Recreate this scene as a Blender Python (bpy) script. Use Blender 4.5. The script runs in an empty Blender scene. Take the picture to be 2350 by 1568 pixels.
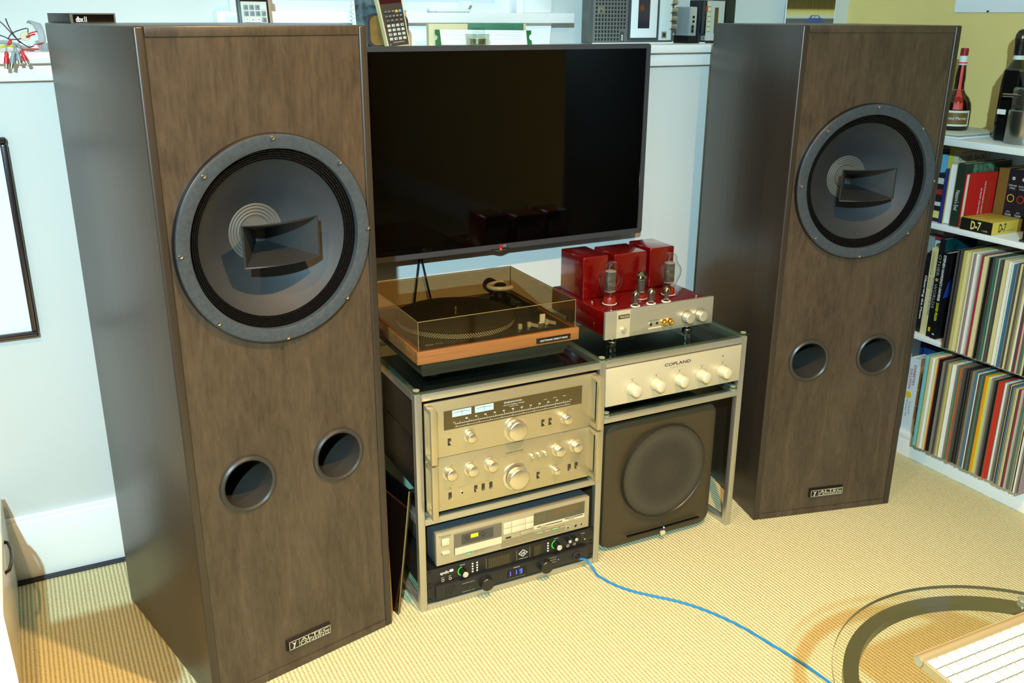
import bpy, bmesh, math, random
from mathutils import Matrix, Vector
random.seed(7)
PI = math.pi
sc = bpy.context.scene
COL = sc.collection

# ------------------------------------------------------------------ camera, world, light, exposure
cam_d = bpy.data.cameras.new('camera')
cam = bpy.data.objects.new('camera', cam_d)
COL.objects.link(cam)
cam.location = (-0.5573, -2.4499, 1.3972)
cam.rotation_euler = (math.radians(70.7326), math.radians(-0.3070), math.radians(-27.6643))
cam_d.sensor_width = 36.0
cam_d.lens = 32.977
cam_d.clip_start = 0.02
sc.camera = cam
vs = sc.view_settings
vs.view_transform = 'Standard'
vs.look = 'None'
vs.gamma = 1.0
vs.use_curve_mapping = False
vs.exposure = -0.1

world = bpy.data.worlds.new('world')
sc.world = world
world.use_nodes = True
bg = world.node_tree.nodes['Background']
bg.inputs[0].default_value = (0.62, 0.82, 1.0, 1)
bg.inputs[1].default_value = 1.4

def add_light(name, kind, loc, energy, color, rot=(0, 0, 0), **kw):
    d = bpy.data.lights.new(name, kind)
    d.energy = energy
    d.color = color
    for k, v in kw.items():
        setattr(d, k, v)
    o = bpy.data.objects.new(name, d)
    COL.objects.link(o)
    o.location = loc
    o.rotation_euler = rot
    return o

WARM = (1.0, 0.58, 0.22)
COOL = (0.53, 0.87, 1.0)
# two warm recessed spots over this end of the room, one cool swivel spot behind the camera
aim = Vector((0.18, -1.05, 0.0)) - Vector((0.45, -1.8, 2.37))
add_light('ceiling_spot_light', 'SPOT', (0.45, -1.8, 2.37), 262, WARM, rot=aim.to_track_quat('-Z', 'Y').to_euler(), spot_size=math.radians(110), spot_blend=1.0, shadow_soft_size=0.03)
add_light('ceiling_spot_light', 'SPOT', (-1.0, -1.8, 2.37), 165, WARM, spot_size=math.radians(136), spot_blend=1.0, shadow_soft_size=0.03)
aim = Vector((0.45, -0.5, 0.55)) - Vector((-1.23, -3.52, 2.36))
add_light('ceiling_spot_light', 'SPOT', (-1.23, -3.52, 2.36), 815, COOL, rot=aim.to_track_quat('-Z', 'Y').to_euler(), spot_size=math.radians(80), spot_blend=1.0, shadow_soft_size=0.03)
# bluish fill light added at the unseen, made-up side window
add_light('added_window_fill', 'AREA', (-2.5, -3.0, 1.45), 14, (0.50, 0.80, 1.0), rot=(0, math.radians(-90), 0), shape='RECTANGLE', size=1.3, size_y=1.7)

# ------------------------------------------------------------------ materials
MATS = {}
def nodes_of(name):
    m = bpy.data.materials.new(name)
    m.use_nodes = True
    nt = m.node_tree
    return m, nt, nt.nodes['Principled BSDF']

def S(c):  # sRGB 0-255 -> linear
    return tuple((x / 255 / 12.92) if x / 255 <= 0.04045 else ((x / 255 + 0.055) / 1.055) ** 2.4 for x in c)

def mat(name, col, rough=0.5, metal=0.0, spec=0.5, var=0.0, scale=40, bump=0.0, bscale=200, emit=None, estr=0.0, coat=0.0, stretch=(1, 1, 1)):
    if name in MATS:
        return MATS[name]
    m, nt, b = nodes_of(name)
    c = S(col) + (1,)
    b.inputs['Base Color'].default_value = c
    b.inputs['Roughness'].default_value = rough
    b.inputs['Metallic'].default_value = metal
    b.inputs['Specular IOR Level'].default_value = spec
    if coat:
        b.inputs['Coat Weight'].default_value = coat
        b.inputs['Coat Roughness'].default_value = 0.08
    if emit:
        b.inputs['Emission Color'].default_value = S(emit) + (1,)
        b.inputs['Emission Strength'].default_value = estr
    if var or bump:
        tc = nt.nodes.new('ShaderNodeTexCoord')
        mp = nt.nodes.new('ShaderNodeMapping')
        mp.inputs['Scale'].default_value = stretch
        nt.links.new(tc.outputs['Object'], mp.inputs['Vector'])
    if var:
        n = nt.nodes.new('ShaderNodeTexNoise')
        n.inputs['Scale'].default_value = scale
        n.inputs['Detail'].default_value = 4
        nt.links.new(mp.outputs[0], n.inputs['Vector'])
        r = nt.nodes.new('ShaderNodeValToRGB')
        r.color_ramp.elements[0].position = 0.3
        r.color_ramp.elements[1].position = 0.7
        r.color_ramp.elements[0].color = tuple(x * (1 - var) for x in c[:3]) + (1,)
        r.color_ramp.elements[1].color = tuple(min(1, x * (1 + var)) for x in c[:3]) + (1,)
        nt.links.new(n.outputs['Fac'], r.inputs['Fac'])
        nt.links.new(r.outputs['Color'], b.inputs['Base Color'])
    if bump:
        n2 = nt.nodes.new('ShaderNodeTexNoise')
        n2.inputs['Scale'].default_value = bscale
        nt.links.new(mp.outputs[0], n2.inputs['Vector'])
        bp = nt.nodes.new('ShaderNodeBump')
        bp.inputs['Strength'].default_value = bump
        bp.inputs['Distance'].default_value = 0.002
        nt.links.new(n2.outputs['Fac'], bp.inputs['Height'])
        nt.links.new(bp.outputs[0], b.inputs['Normal'])
    MATS[name] = m
    return m

def wood(name, dark, light, rough, stretch=(9, 9, 0.9), coat=0.0, fine=0.25):
    m, nt, b = nodes_of(name)
    tc = nt.nodes.new('ShaderNodeTexCoord')
    mp = nt.nodes.new('ShaderNodeMapping')
    mp.inputs['Scale'].default_value = stretch
    nt.links.new(tc.outputs['Object'], mp.inputs['Vector'])
    n = nt.nodes.new('ShaderNodeTexNoise')
    n.inputs['Scale'].default_value = 1.6
    n.inputs['Detail'].default_value = 6
    n.inputs['Distortion'].default_value = 1.4
    nt.links.new(mp.outputs[0], n.inputs['Vector'])
    mp2 = nt.nodes.new('ShaderNodeMapping')
    mp2.inputs['Scale'].default_value = tuple(s * 14 for s in stretch)
    nt.links.new(tc.outputs['Object'], mp2.inputs['Vector'])
    n2 = nt.nodes.new('ShaderNodeTexNoise')
    n2.inputs['Scale'].default_value = 1.0
    n2.inputs['Detail'].default_value = 3
    nt.links.new(mp2.outputs[0], n2.inputs['Vector'])
    mx = nt.nodes.new('ShaderNodeMix')
    mx.inputs['Factor'].default_value = fine
    nt.links.new(n.outputs['Fac'], mx.inputs['A'])
    nt.links.new(n2.outputs['Fac'], mx.inputs['B'])
    r = nt.nodes.new('ShaderNodeValToRGB')
    r.color_ramp.elements[0].position = 0.28
    r.color_ramp.elements[1].position = 0.72
    r.color_ramp.elements[0].color = S(dark) + (1,)
    r.color_ramp.elements[1].color = S(light) + (1,)
    nt.links.new(mx.outputs['Result'], r.inputs['Fac'])
    nt.links.new(r.outputs['Color'], b.inputs['Base Color'])
    b.inputs['Roughness'].default_value = rough
    if coat:
        b.inputs['Coat Weight'].default_value = coat
        b.inputs['Coat Roughness'].default_value = 0.25
    MATS[name] = m
    return m

def clear(name, tint, rough=0.02, base=0.03, gain=1.0, ior=1.5):
    "thin see-through sheet: transparent body, mirror gloss by Fresnel"
    m = bpy.data.materials.new(name)
    m.use_nodes = True
    nt = m.node_tree
    nt.nodes.clear()
    out = nt.nodes.new('ShaderNodeOutputMaterial')
    tr = nt.nodes.new('ShaderNodeBsdfTransparent')
    tr.inputs[0].default_value = tint + (1,)
    gl = nt.nodes.new('ShaderNodeBsdfGlossy')
    gl.inputs['Roughness'].default_value = rough
    fr = nt.nodes.new('ShaderNodeLayerWeight')
    fr.inputs['Blend'].default_value = 0.5
    pw = nt.nodes.new('ShaderNodeMath')
    pw.operation = 'POWER'
    pw.inputs[1].default_value = 4.0
    nt.links.new(fr.outputs['Facing'], pw.inputs[0])
    mm = nt.nodes.new('ShaderNodeMath')
    mm.operation = 'MULTIPLY_ADD'
    mm.inputs[1].default_value = 0.6 * gain
    mm.inputs[2].default_value = base
    mm.use_clamp = True
    nt.links.new(pw.outputs[0], mm.inputs[0])
    mx = nt.nodes.new('ShaderNodeMixShader')
    nt.links.new(mm.outputs[0], mx.inputs[0])
    nt.links.new(tr.outputs[0], mx.inputs[1])
    nt.links.new(gl.outputs[0], mx.inputs[2])
    nt.links.new(mx.outputs[0], out.inputs[0])
    MATS[name] = m
    return m

def carpet():
    m, nt, b = nodes_of('ribbed_carpet')
    tc = nt.nodes.new('ShaderNodeTexCoord')
    sep = nt.nodes.new('ShaderNodeSeparateXYZ')
    nt.links.new(tc.outputs['Object'], sep.inputs[0])
    ns = nt.nodes.new('ShaderNodeTexNoise')
    ns.inputs['Scale'].default_value = 130
    ns.inputs['Detail'].default_value = 2
    nt.links.new(tc.outputs['Object'], ns.inputs['Vector'])
    # rib phase = x / pitch, a little wobble from the yarn
    ph = nt.nodes.new('ShaderNodeMath'); ph.operation = 'MULTIPLY'
    ph.inputs[1].default_value = 2 * PI / 0.0095
    nt.links.new(sep.outputs['X'], ph.inputs[0])
    wb = nt.nodes.new('ShaderNodeMath'); wb.operation = 'MULTIPLY_ADD'
    wb.inputs[1].default_value = 2.2
    nt.links.new(ns.outputs['Fac'], wb.inputs[0])
    nt.links.new(ph.outputs[0], wb.inputs[2])
    sn = nt.nodes.new('ShaderNodeMath'); sn.operation = 'SINE'
    nt.links.new(wb.outputs[0], sn.inputs[0])
    # loops along each rib
    py = nt.nodes.new('ShaderNodeMath'); py.operation = 'MULTIPLY'
    py.inputs[1].default_value = 2 * PI / 0.0075
    nt.links.new(sep.outputs['Y'], py.inputs[0])
    wy = nt.nodes.new('ShaderNodeMath'); wy.operation = 'MULTIPLY_ADD'
    wy.inputs[1].default_value = 9.0
    nt.links.new(ns.outputs['Fac'], wy.inputs[0])
    nt.links.new(py.outputs[0], wy.inputs[2])
    sy = nt.nodes.new('ShaderNodeMath'); sy.operation = 'SINE'
    nt.links.new(wy.outputs[0], sy.inputs[0])
    ad = nt.nodes.new('ShaderNodeMath'); ad.operation = 'MULTIPLY_ADD'
    ad.inputs[1].default_value = 0.28
    nt.links.new(sy.outputs[0], ad.inputs[0])
    nt.links.new(sn.outputs[0], ad.inputs[2])
    mr = nt.nodes.new('ShaderNodeMapRange')
    mr.inputs['From Min'].default_value = -1.25
    mr.inputs['From Max'].default_value = 1.25
    nt.links.new(ad.outputs[0], mr.inputs['Value'])
    r = nt.nodes.new('ShaderNodeValToRGB')
    r.color_ramp.elements[0].position = 0.05
    r.color_ramp.elements[1].position = 0.6
    r.color_ramp.elements[0].color = S((170, 157, 114)) + (1,)
    r.color_ramp.elements[1].color = S((218, 213, 170)) + (1,)
    nt.links.new(mr.outputs[0], r.inputs['Fac'])
    nt.links.new(r.outputs['Color'], b.inputs['Base Color'])
    bp = nt.nodes.new('ShaderNodeBump')
    bp.inputs['Strength'].default_value = 0.6
    bp.inputs['Distance'].default_value = 0.003
    nt.links.new(mr.outputs[0], bp.inputs['Height'])
    nt.links.new(bp.outputs[0], b.inputs['Normal'])
    b.inputs['Roughness'].default_value = 0.95
    b.inputs['Specular IOR Level'].default_value = 0.1
    MATS['carpet'] = m
    return m

carpet()
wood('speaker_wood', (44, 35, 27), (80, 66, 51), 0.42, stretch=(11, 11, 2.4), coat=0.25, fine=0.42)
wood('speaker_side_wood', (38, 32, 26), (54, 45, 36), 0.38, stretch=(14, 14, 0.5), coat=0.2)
wood('teak', (112, 68, 32), (152, 102, 54), 0.45, stretch=(1.2, 12, 22))
wood('desk_white', (228, 226, 220), (240, 238, 232), 0.4)
PAINT = mat('pale_wall_paint', (210, 213, 210), 0.6, var=0.02, scale=3, bump=0.05, bscale=300)
TRIM = mat('white_trim_paint', (244, 245, 244), 0.35)
YELLOW = mat('olive_yellow_paint', (234, 208, 132), 0.7, var=0.02, scale=3)
OCHRE = mat('ochre_paint', (176, 104, 26), 0.7, var=0.03, scale=2)
CEIL = mat('ceiling_paint', (235, 234, 228), 0.8, var=0.01, scale=2)
SILVER = mat('brushed_silver', (196, 194, 184), 0.34, metal=0.85)
CHROME = mat('chrome', (225, 225, 228), 0.10, metal=1.0)
CHAMP = mat('champagne_aluminium', (196, 184, 148), 0.40, metal=0.75, var=0.03, scale=20, stretch=(1, 1, 40))
KNOBM = mat('knob_aluminium', (226, 218, 196), 0.26, metal=0.9)
BLACK = mat('black_plastic', (14, 14, 15), 0.4)
GLOSSB = mat('gloss_black', (6, 6, 7), 0.06)
SATINB = mat('satin_black_metal', (22, 22, 22), 0.45, bump=0.05, bscale=600)
DARKGREY = mat('dark_grey', (52, 53, 54), 0.4)
GREY = mat('mid_grey', (120, 122, 122), 0.5)
WHITE = mat('white_plastic', (236, 236, 234), 0.4)
PRINTW = mat('white_print', (228, 228, 224), 0.6)
PRINTD = mat('dark_print', (40, 38, 34), 0.6)
PAPER = mat('page_paper', (214, 208, 186), 0.85, var=0.05, scale=30, stretch=(1, 60, 1))
PAPERW = mat('white_paper', (232, 236, 238), 0.8)
GLASS = clear('clear_glass', (0.80, 0.90, 0.86))
TABLEGL = clear('table_glass', (0.97, 0.985, 0.965), base=0.02)
BULB = clear('tube_glass', (0.95, 0.95, 0.93), rough=0.02, base=0.06, gain=1.6)
SMOKE = clear('smoked_acrylic', (0.82, 0.75, 0.62), rough=0.05, base=0.04)
LENSG = clear('window_glass', (0.9, 0.95, 0.96))
RED = mat('metallic_red_lacquer', (112, 3, 6), 0.22, metal=0.35, coat=1.0)
GOLD = mat('gold_plate', (236, 196, 110), 0.2, metal=1.0)
RUBBER = mat('rubber', (20, 20, 20), 0.8)
CLEARDOT = mat('rubber_bumper', (150, 152, 124), 0.25)

def cm(name, col, rough=0.6, **k):
    return mat(name, col, rough, **k)

# ------------------------------------------------------------------ mesh helpers
class B:
    def __init__(s):
        s.bm = bmesh.new()
    def box(s, x0, x1, y0, y1, z0, z1, bev=0.0, seg=2):
        r = bmesh.ops.create_cube(s.bm, size=1.0)
        for v in r['verts']:
            v.co = Vector(((x0 + x1) / 2 + v.co.x * (x1 - x0), (y0 + y1) / 2 + v.co.y * (y1 - y0), (z0 + z1) / 2 + v.co.z * (z1 - z0)))
        if bev:
            ed = list({e for v in r['verts'] for e in v.link_edges})
            bmesh.ops.bevel(s.bm, geom=ed, offset=bev, segments=seg, profile=0.5, affect='EDGES')
        return s
    def lathe(s, prof, o=(0, 0, 0), axis='Z', seg=32, caps=False):
        "prof: list of (r, h); axis Z up or Y (h grows along +y)"
        rings = []
        for r, h in prof:
            ring = []
            for i in range(seg):
                a = 2 * PI * i / seg
                if axis == 'Z':
                    p = (o[0] + r * math.cos(a), o[1] + r * math.sin(a), o[2] + h)
                elif axis == 'Y':
                    p = (o[0] + r * math.cos(a), o[1] + h, o[2] + r * math.sin(a))
                else:
                    p = (o[0] + h, o[1] + r * math.cos(a), o[2] + r * math.sin(a))
                ring.append(s.bm.verts.new(p))
            rings.append(ring)
        for a, b in zip(rings, rings[1:]):
            for i in range(seg):
                s.bm.faces.new((a[i], a[(i + 1) % seg], b[(i + 1) % seg], b[i]))
        if caps:
            s.bm.faces.new(rings[0][::-1])
            s.bm.faces.new(rings[-1])
        return s
    def cyl(s, x, y, z, r, h, axis='Z', seg=24, r2=None, bev=0.0):
        r2 = r if r2 is None else r2
        if bev:
            return s.lathe([(r - bev, 0), (r, bev), (r2, h - bev), (r2 - bev, h)], (x, y, z), axis, seg, True)
        return s.lathe([(r, 0), (r2, h)], (x, y, z), axis, seg, True)
    def tube(s, pts, r, seg=8, closed=False, caps=True):
        pts = [Vector(p) for p in pts]
        n = len(pts)
        rings = []
        up = None
        for i, p in enumerate(pts):
            if closed:
                t = (pts[(i + 1) % n] - pts[i - 1])
            else:
                t = pts[min(i + 1, n - 1)] - pts[max(i - 1, 0)]
            t.normalize()
            if up is None:
                up = Vector((0, 0, 1)) if abs(t.z) < 0.9 else Vector((1, 0, 0))
            a = t.cross(up); a.normalize()
            b = a.cross(t); b.normalize()
            up = b
            rr = r[i] if isinstance(r, (list, tuple)) else r
            rings.append([s.bm.verts.new(p + a * rr * math.cos(2 * PI * k / seg) + b * rr * math.sin(2 * PI * k / seg)) for k in range(seg)])
        m = n if closed else n - 1
        for i in range(m):
            A, C = rings[i], rings[(i + 1) % n]
            for k in range(seg):
                s.bm.faces.new((A[k], A[(k + 1) % seg], C[(k + 1) % seg], C[k]))
        if caps and not closed:
            s.bm.faces.new(rings[0][::-1])
            s.bm.faces.new(rings[-1])
        return s
    def prism(s, pts, d0, d1, plane='XZ'):
        "extrude a 2-D outline; XZ: along y from d0 to d1; XY: along z; YZ: along x"
        def P(a, b, d):
            return {'XZ': (a, d, b), 'XY': (a, b, d), 'YZ': (d, a, b)}[plane]
        A = [s.bm.verts.new(P(a, b, d0)) for a, b in pts]
        C = [s.bm.verts.new(P(a, b, d1)) for a, b in pts]
        n = len(pts)
        for i in range(n):
            s.bm.faces.new((A[i], A[(i + 1) % n], C[(i + 1) % n], C[i]))
        s.bm.faces.new(A[::-1])
        s.bm.faces.new(C)
        return s
    def hexa(s, v8):
        vs_ = [s.bm.verts.new(p) for p in v8]
        for f in ((0, 1, 2, 3), (7, 6, 5, 4), (0, 4, 5, 1), (1, 5, 6, 2), (2, 6, 7, 3), (3, 7, 4, 0)):
            s.bm.faces.new([vs_[i] for i in f])
        return s
    def quad(s, *p):
        s.bm.faces.new([s.bm.verts.new(q) for q in p])
        return s
    def move(s, M):
        bmesh.ops.transform(s.bm, matrix=M, verts=s.bm.verts)
        return s
    def out(s, name, m, parent=None, smooth=False, angle=35, label=None, kind=None):
        bmesh.ops.recalc_face_normals(s.bm, faces=s.bm.faces)
        me = bpy.data.meshes.new(name)
        s.bm.to_mesh(me)
        s.bm.free()
        return link(name, me, m, parent, smooth, angle, label, kind)

def link(name, me, m, parent=None, smooth=False, angle=35, label=None, kind=None):
    if m is not None:
        me.materials.clear()
        me.materials.append(m if not isinstance(m, str) else MATS[m])
    if smooth:
        try:
            me.shade_smooth()
            me.set_sharp_from_angle(angle=math.radians(angle))
        except Exception:
            for p in me.polygons:
                p.use_smooth = True
    o = bpy.data.objects.new(name, me)
    COL.objects.link(o)
    if parent is not None:
        o.parent = parent
    if label:
        o['label'] = label
    if kind:
        o['kind'] = kind
    return o

def box(name, m, parent, *a, bev=0.0, **k):
    return B().box(*a, bev=bev).out(name, m, parent, smooth=bool(bev), **k)

def thing(name, label, cat, loc=(0, 0, 0), rz=0.0, group=None, rot=None):
    o = bpy.data.objects.new(name, None)
    COL.objects.link(o)
    o.empty_display_size = 0.05
    o.location = loc
    o.rotation_euler = rot if rot else (0, 0, rz)
    o['label'] = label
    o['category'] = cat
    if group:
        o['group'] = group
    return o

def tag(o, label, cat, group=None):
    o['label'] = label
    o['category'] = cat
    if group:
        o['group'] = group
    return o

def struct(o):
    o['kind'] = 'structure'
    return o

def curve_mesh(splines, depth, res=1):
    "2-D outlines with holes -> plate in XZ, front at y=0, back at y=depth"
    cu = bpy.data.curves.new('outline', 'CURVE')
    cu.dimensions = '2D'
    cu.fill_mode = 'BOTH'
    cu.extrude = depth / 2
    for pts in splines:
        sp = cu.splines.new('POLY')
        sp.points.add(len(pts) - 1)
        for p, q in zip(sp.points, pts):
            p.co = (q[0], q[1], 0, 1)
        sp.use_cyclic_u = True
    o = bpy.data.objects.new('outline', cu)
    COL.objects.link(o)
    dg = bpy.context.evaluated_depsgraph_get()
    me = bpy.data.meshes.new_from_object(o.evaluated_get(dg))
    bpy.data.objects.remove(o)
    bpy.data.curves.remove(cu)
    me.transform(Matrix.Translation((0, depth / 2, 0)) @ Matrix.Rotation(PI / 2, 4, 'X'))
    return me

def circ(x, z, r, n=48):
    return [(x + r * math.cos(2 * PI * i / n), z + r * math.sin(2 * PI * i / n)) for i in range(n)]

def rrect(x0, x1, z0, z1, r, n=6):
    p = []
    for cx, cz, a0 in ((x1 - r, z1 - r, 0), (x0 + r, z1 - r, 90), (x0 + r, z0 + r, 180), (x1 - r, z0 + r, 270)):
        for i in range(n + 1):
            a = math.radians(a0 + 90 * i / n)
            p.append((cx + r * math.cos(a), cz + r * math.sin(a)))
    return p

FONTC = {}
def text_mesh(body, bold=0.0, shear=0.0):
    cu = bpy.data.curves.new('lettering', 'FONT')
    cu.body = body
    cu.resolution_u = 2
    cu.offset = bold
    cu.shear = shear
    cu.fill_mode = 'FRONT'
    o = bpy.data.objects.new('lettering', cu)
    COL.objects.link(o)
    dg = bpy.context.evaluated_depsgraph_get()
    me = bpy.data.meshes.new_from_object(o.evaluated_get(dg))
    bpy.data.objects.remove(o)
    bpy.data.curves.remove(cu)
    return me

def text(body, a0, a1, b0, b1, y, parent, m=None, bold=0.0, shear=0.0, face='front', name='lettering'):
    """lettering fitted into a rectangle. face 'front': x a0..a1, z b0..b1 at y, seen from -y.
    'spine': seen from -x at x=y, reading downwards: y a1..a0 (line height), z b1 (start) to b0. 'top': seen from above, x a, y b at z=y.
    'cover': same as front. 'spine_h': seen from -x, upright"""
    me = text_mesh(body, bold, shear)
    xs = [v.co.x for v in me.vertices]; ys = [v.co.y for v in me.vertices]
    if not xs:
        return None
    x0, x1, y0, y1 = min(xs), max(xs), min(ys), max(ys)
    for v in me.vertices:
        s = (v.co.x - x0) / (x1 - x0); t = (v.co.y - y0) / (y1 - y0)
        if face == 'front':
            v.co = (a0 + s * (a1 - a0), y, b0 + t * (b1 - b0))
        elif face == 'spine':       # along -z, letter tops towards -y (to the viewer's right)
            v.co = (y, a0 + t * (a1 - a0), b1 + s * (b0 - b1))
        elif face == 'spine_h':
            v.co = (y, a0 + s * (a1 - a0), b0 + t * (b1 - b0))
        elif face == 'top':
            v.co = (a0 + s * (a1 - a0), b0 + t * (b1 - b0), y)
        elif face == 'cover':       # on a -y facing cover, reading downwards
            v.co = (a0 + t * (a1 - a0), y, b1 + s * (b0 - b1))
    return link(name, me, m or PRINTW, parent)

# ------------------------------------------------------------------ the room
XL, XR, YB, YU, YR, ZC = -2.6, 2.22, 0.0, 0.20, -5.6, 2.4
struct(box('floor', 'carpet', None, XL, XR, YR, YU, -0.06, 0.0))
struct(box('ceiling', CEIL, None, XL, XR, YR, YU + 0.1, ZC, ZC + 0.08))
struct(box('wall_back', PAINT, None, XL, XR, YB, YU + 0.1, 0.0, 1.287))
# upper, set-back part of the back wall with the window opening
WX0, WX1, WZ0, WZ1 = 0.085, 0.868, 1.400, 2.15
w = B()
w.box(XL, WX0, YU, YU + 0.1, 1.287, ZC)
w.box(WX1, XR, YU, YU + 0.1, 1.287, ZC)
w.box(WX0, WX1, YU, YU + 0.1, 1.287, WZ0)
w.box(WX0, WX1, YU, YU + 0.1, WZ1, ZC)
struct(w.out('wall_back_upper', PAINT))
struct(box('wall_right', YELLOW, None, XR, XR + 0.1, YR, YU + 0.1, 0.0, ZC))
struct(box('wall_rear', OCHRE, None, XL, XR, YR - 0.1, YR, 0.0, ZC))
# side wall, its out-of-view window added to carry the bluish fill
w = B()
w.box(XL - 0.1, XL, YR, -3.9, 0, ZC)
w.box(XL - 0.1, XL, -2.1, YU + 0.1, 0, ZC)
w.box(XL - 0.1, XL, -3.9, -2.1, 0, 0.75)
w.box(XL - 0.1, XL, -3.9, -2.1, 2.15, ZC)
struct(w.out('wall_left', PAINT))
win = struct(B().box(XL - 0.08, XL - 0.02, -3.9, -3.84, 0.75, 2.15).box(XL - 0.08, XL - 0.02, -2.16, -2.1, 0.75, 2.15).box(XL - 0.08, XL - 0.02, -3.84, -2.16, 0.75, 0.81).box(XL - 0.08, XL - 0.02, -3.84, -2.16, 2.09, 2.15).box(XL - 0.08, XL - 0.02, -3.03, -2.97, 0.81, 2.09).out('added_side_window', TRIM))
for y0, y1 in ((-3.84, -3.03), (-2.97, -2.16)):
    box('pane', LENSG, win, XL - 0.055, XL - 0.05, y0, y1, 0.81, 2.09)
# ledge board, apron and skirting of the back wall
struct(B().box(XL, XR, -0.0396, YU, 1.287, 1.3112, bev=0.003).out('trim_1', TRIM, smooth=True))
struct(B().box(XL, XR, -0.018, 0.0, 1.2488, 1.287, bev=0.002).out('trim_2', TRIM, smooth=True))
struct(B().box(XL, 1.94, -0.0165, 0.0, 0.0, 0.168, bev=0.002).box(XL, 1.94, -0.012, 0.0, 0.166, 0.182, bev=0.004).out('baseboard_back', TRIM, smooth=True))
struct(box('baseboard_right', TRIM, None, XR - 0.016, XR, YR, -1.45, 0, 0.17, bev=0.003))
# window in the upper back wall
win = B()
win.box(-0.005, WX0, YU - 0.022, YU, 1.400, 2.25, bev=0.002)
win.box(WX1, 0.957, YU - 0.022, YU, 1.400, 2.25, bev=0.002)
win.box(-0.005, 0.957, YU - 0.022, YU, WZ1, 2.25, bev=0.002)
win = struct(win.out('window_1', TRIM, smooth=True))
B().box(-0.047, 1.019, YU - 0.055, YU + 0.04, 1.371, 1.400, bev=0.002).out('window_sill', TRIM, win, smooth=True)
B().hexa([(-0.02, YU - 0.022, 1.3112), (0.952, YU - 0.022, 1.3112), (0.952, YU, 1.3112), (-0.02, YU, 1.3112), (-0.02, YU - 0.022, 1.371), (0.957, YU - 0.022, 1.371), (0.957, YU, 1.371), (-0.02, YU, 1.371)]).out('window_apron', TRIM, win)
B().box(WX0, WX0 + 0.02, YU, YU + 0.1, 1.4, WZ1).box(WX1 - 0.02, WX1, YU, YU + 0.1, 1.4, WZ1).box(WX0, WX1, YU, YU + 0.1, WZ1 - 0.02, WZ1).out('window_jamb', TRIM, win)
B().box(WX0 + 0.02, WX1 - 0.02, YU + 0.055, YU + 0.09, 1.400, 1.428).box(WX0 + 0.02, WX0 + 0.06, YU + 0.055, YU + 0.09, 1.428, WZ1 - 0.02).box(WX1 - 0.06, WX1 - 0.02, YU + 0.055, YU + 0.09, 1.428, WZ1 - 0.02).out('sash', TRIM, win)
box('pane', LENSG, win, WX0 + 0.06, WX1 - 0.06, YU + 0.07, YU + 0.075, 1.428, WZ1 - 0.02)
cr = B().box(0.590, 0.70, YU + 0.012, YU + 0.05, 1.400, 1.409, bev=0.003).box(0.572, 0.600, YU + 0.02, YU + 0.045, 1.400, 1.4115, bev=0.003)
cr.hexa([(0.662, YU + 0.012, 1.408), (0.690, YU + 0.012, 1.408), (0.690, YU + 0.030, 1.408), (0.662, YU + 0.030, 1.408), (0.674, YU + 0.008, 1.430), (0.702, YU + 0.008, 1.430), (0.702, YU + 0.028, 1.430), (0.674, YU + 0.028, 1.430)])
cr.out('crank', TRIM, win, smooth=True)

# ceiling downlights (the two that light this corner)
for lx, ly, lab in ((0.45, -1.8, 'round recessed downlight in the ceiling over the equipment rack'), (-1.0, -1.8, 'round recessed downlight in the ceiling over the white cupboard'), (-1.23, -3.52, 'round recessed downlight in the ceiling near the added side window')):
    t = thing('ceiling_downlight', lab, 'downlight', (lx, ly, ZC))
    B().lathe([(0.062, 0), (0.075, -0.004), (0.05, -0.005), (0.046, 0.0)], seg=28).out('trim_ring', TRIM, t, smooth=True)
    B().cyl(0, 0, -0.003, 0.046, 0.003).out('lens', mat('lamp_lens', (255, 240, 210), 0.3, emit=(255, 236, 200), estr=6.0), t)

# ------------------------------------------------------------------ loudspeakers
SW, SD, SH, BT = 0.4497, 0.5052, 1.375, 0.018
DC = (0.2265, 0.982)
PORTS = ((0.1225, 0.489), (0.3325, 0.489))

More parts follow.
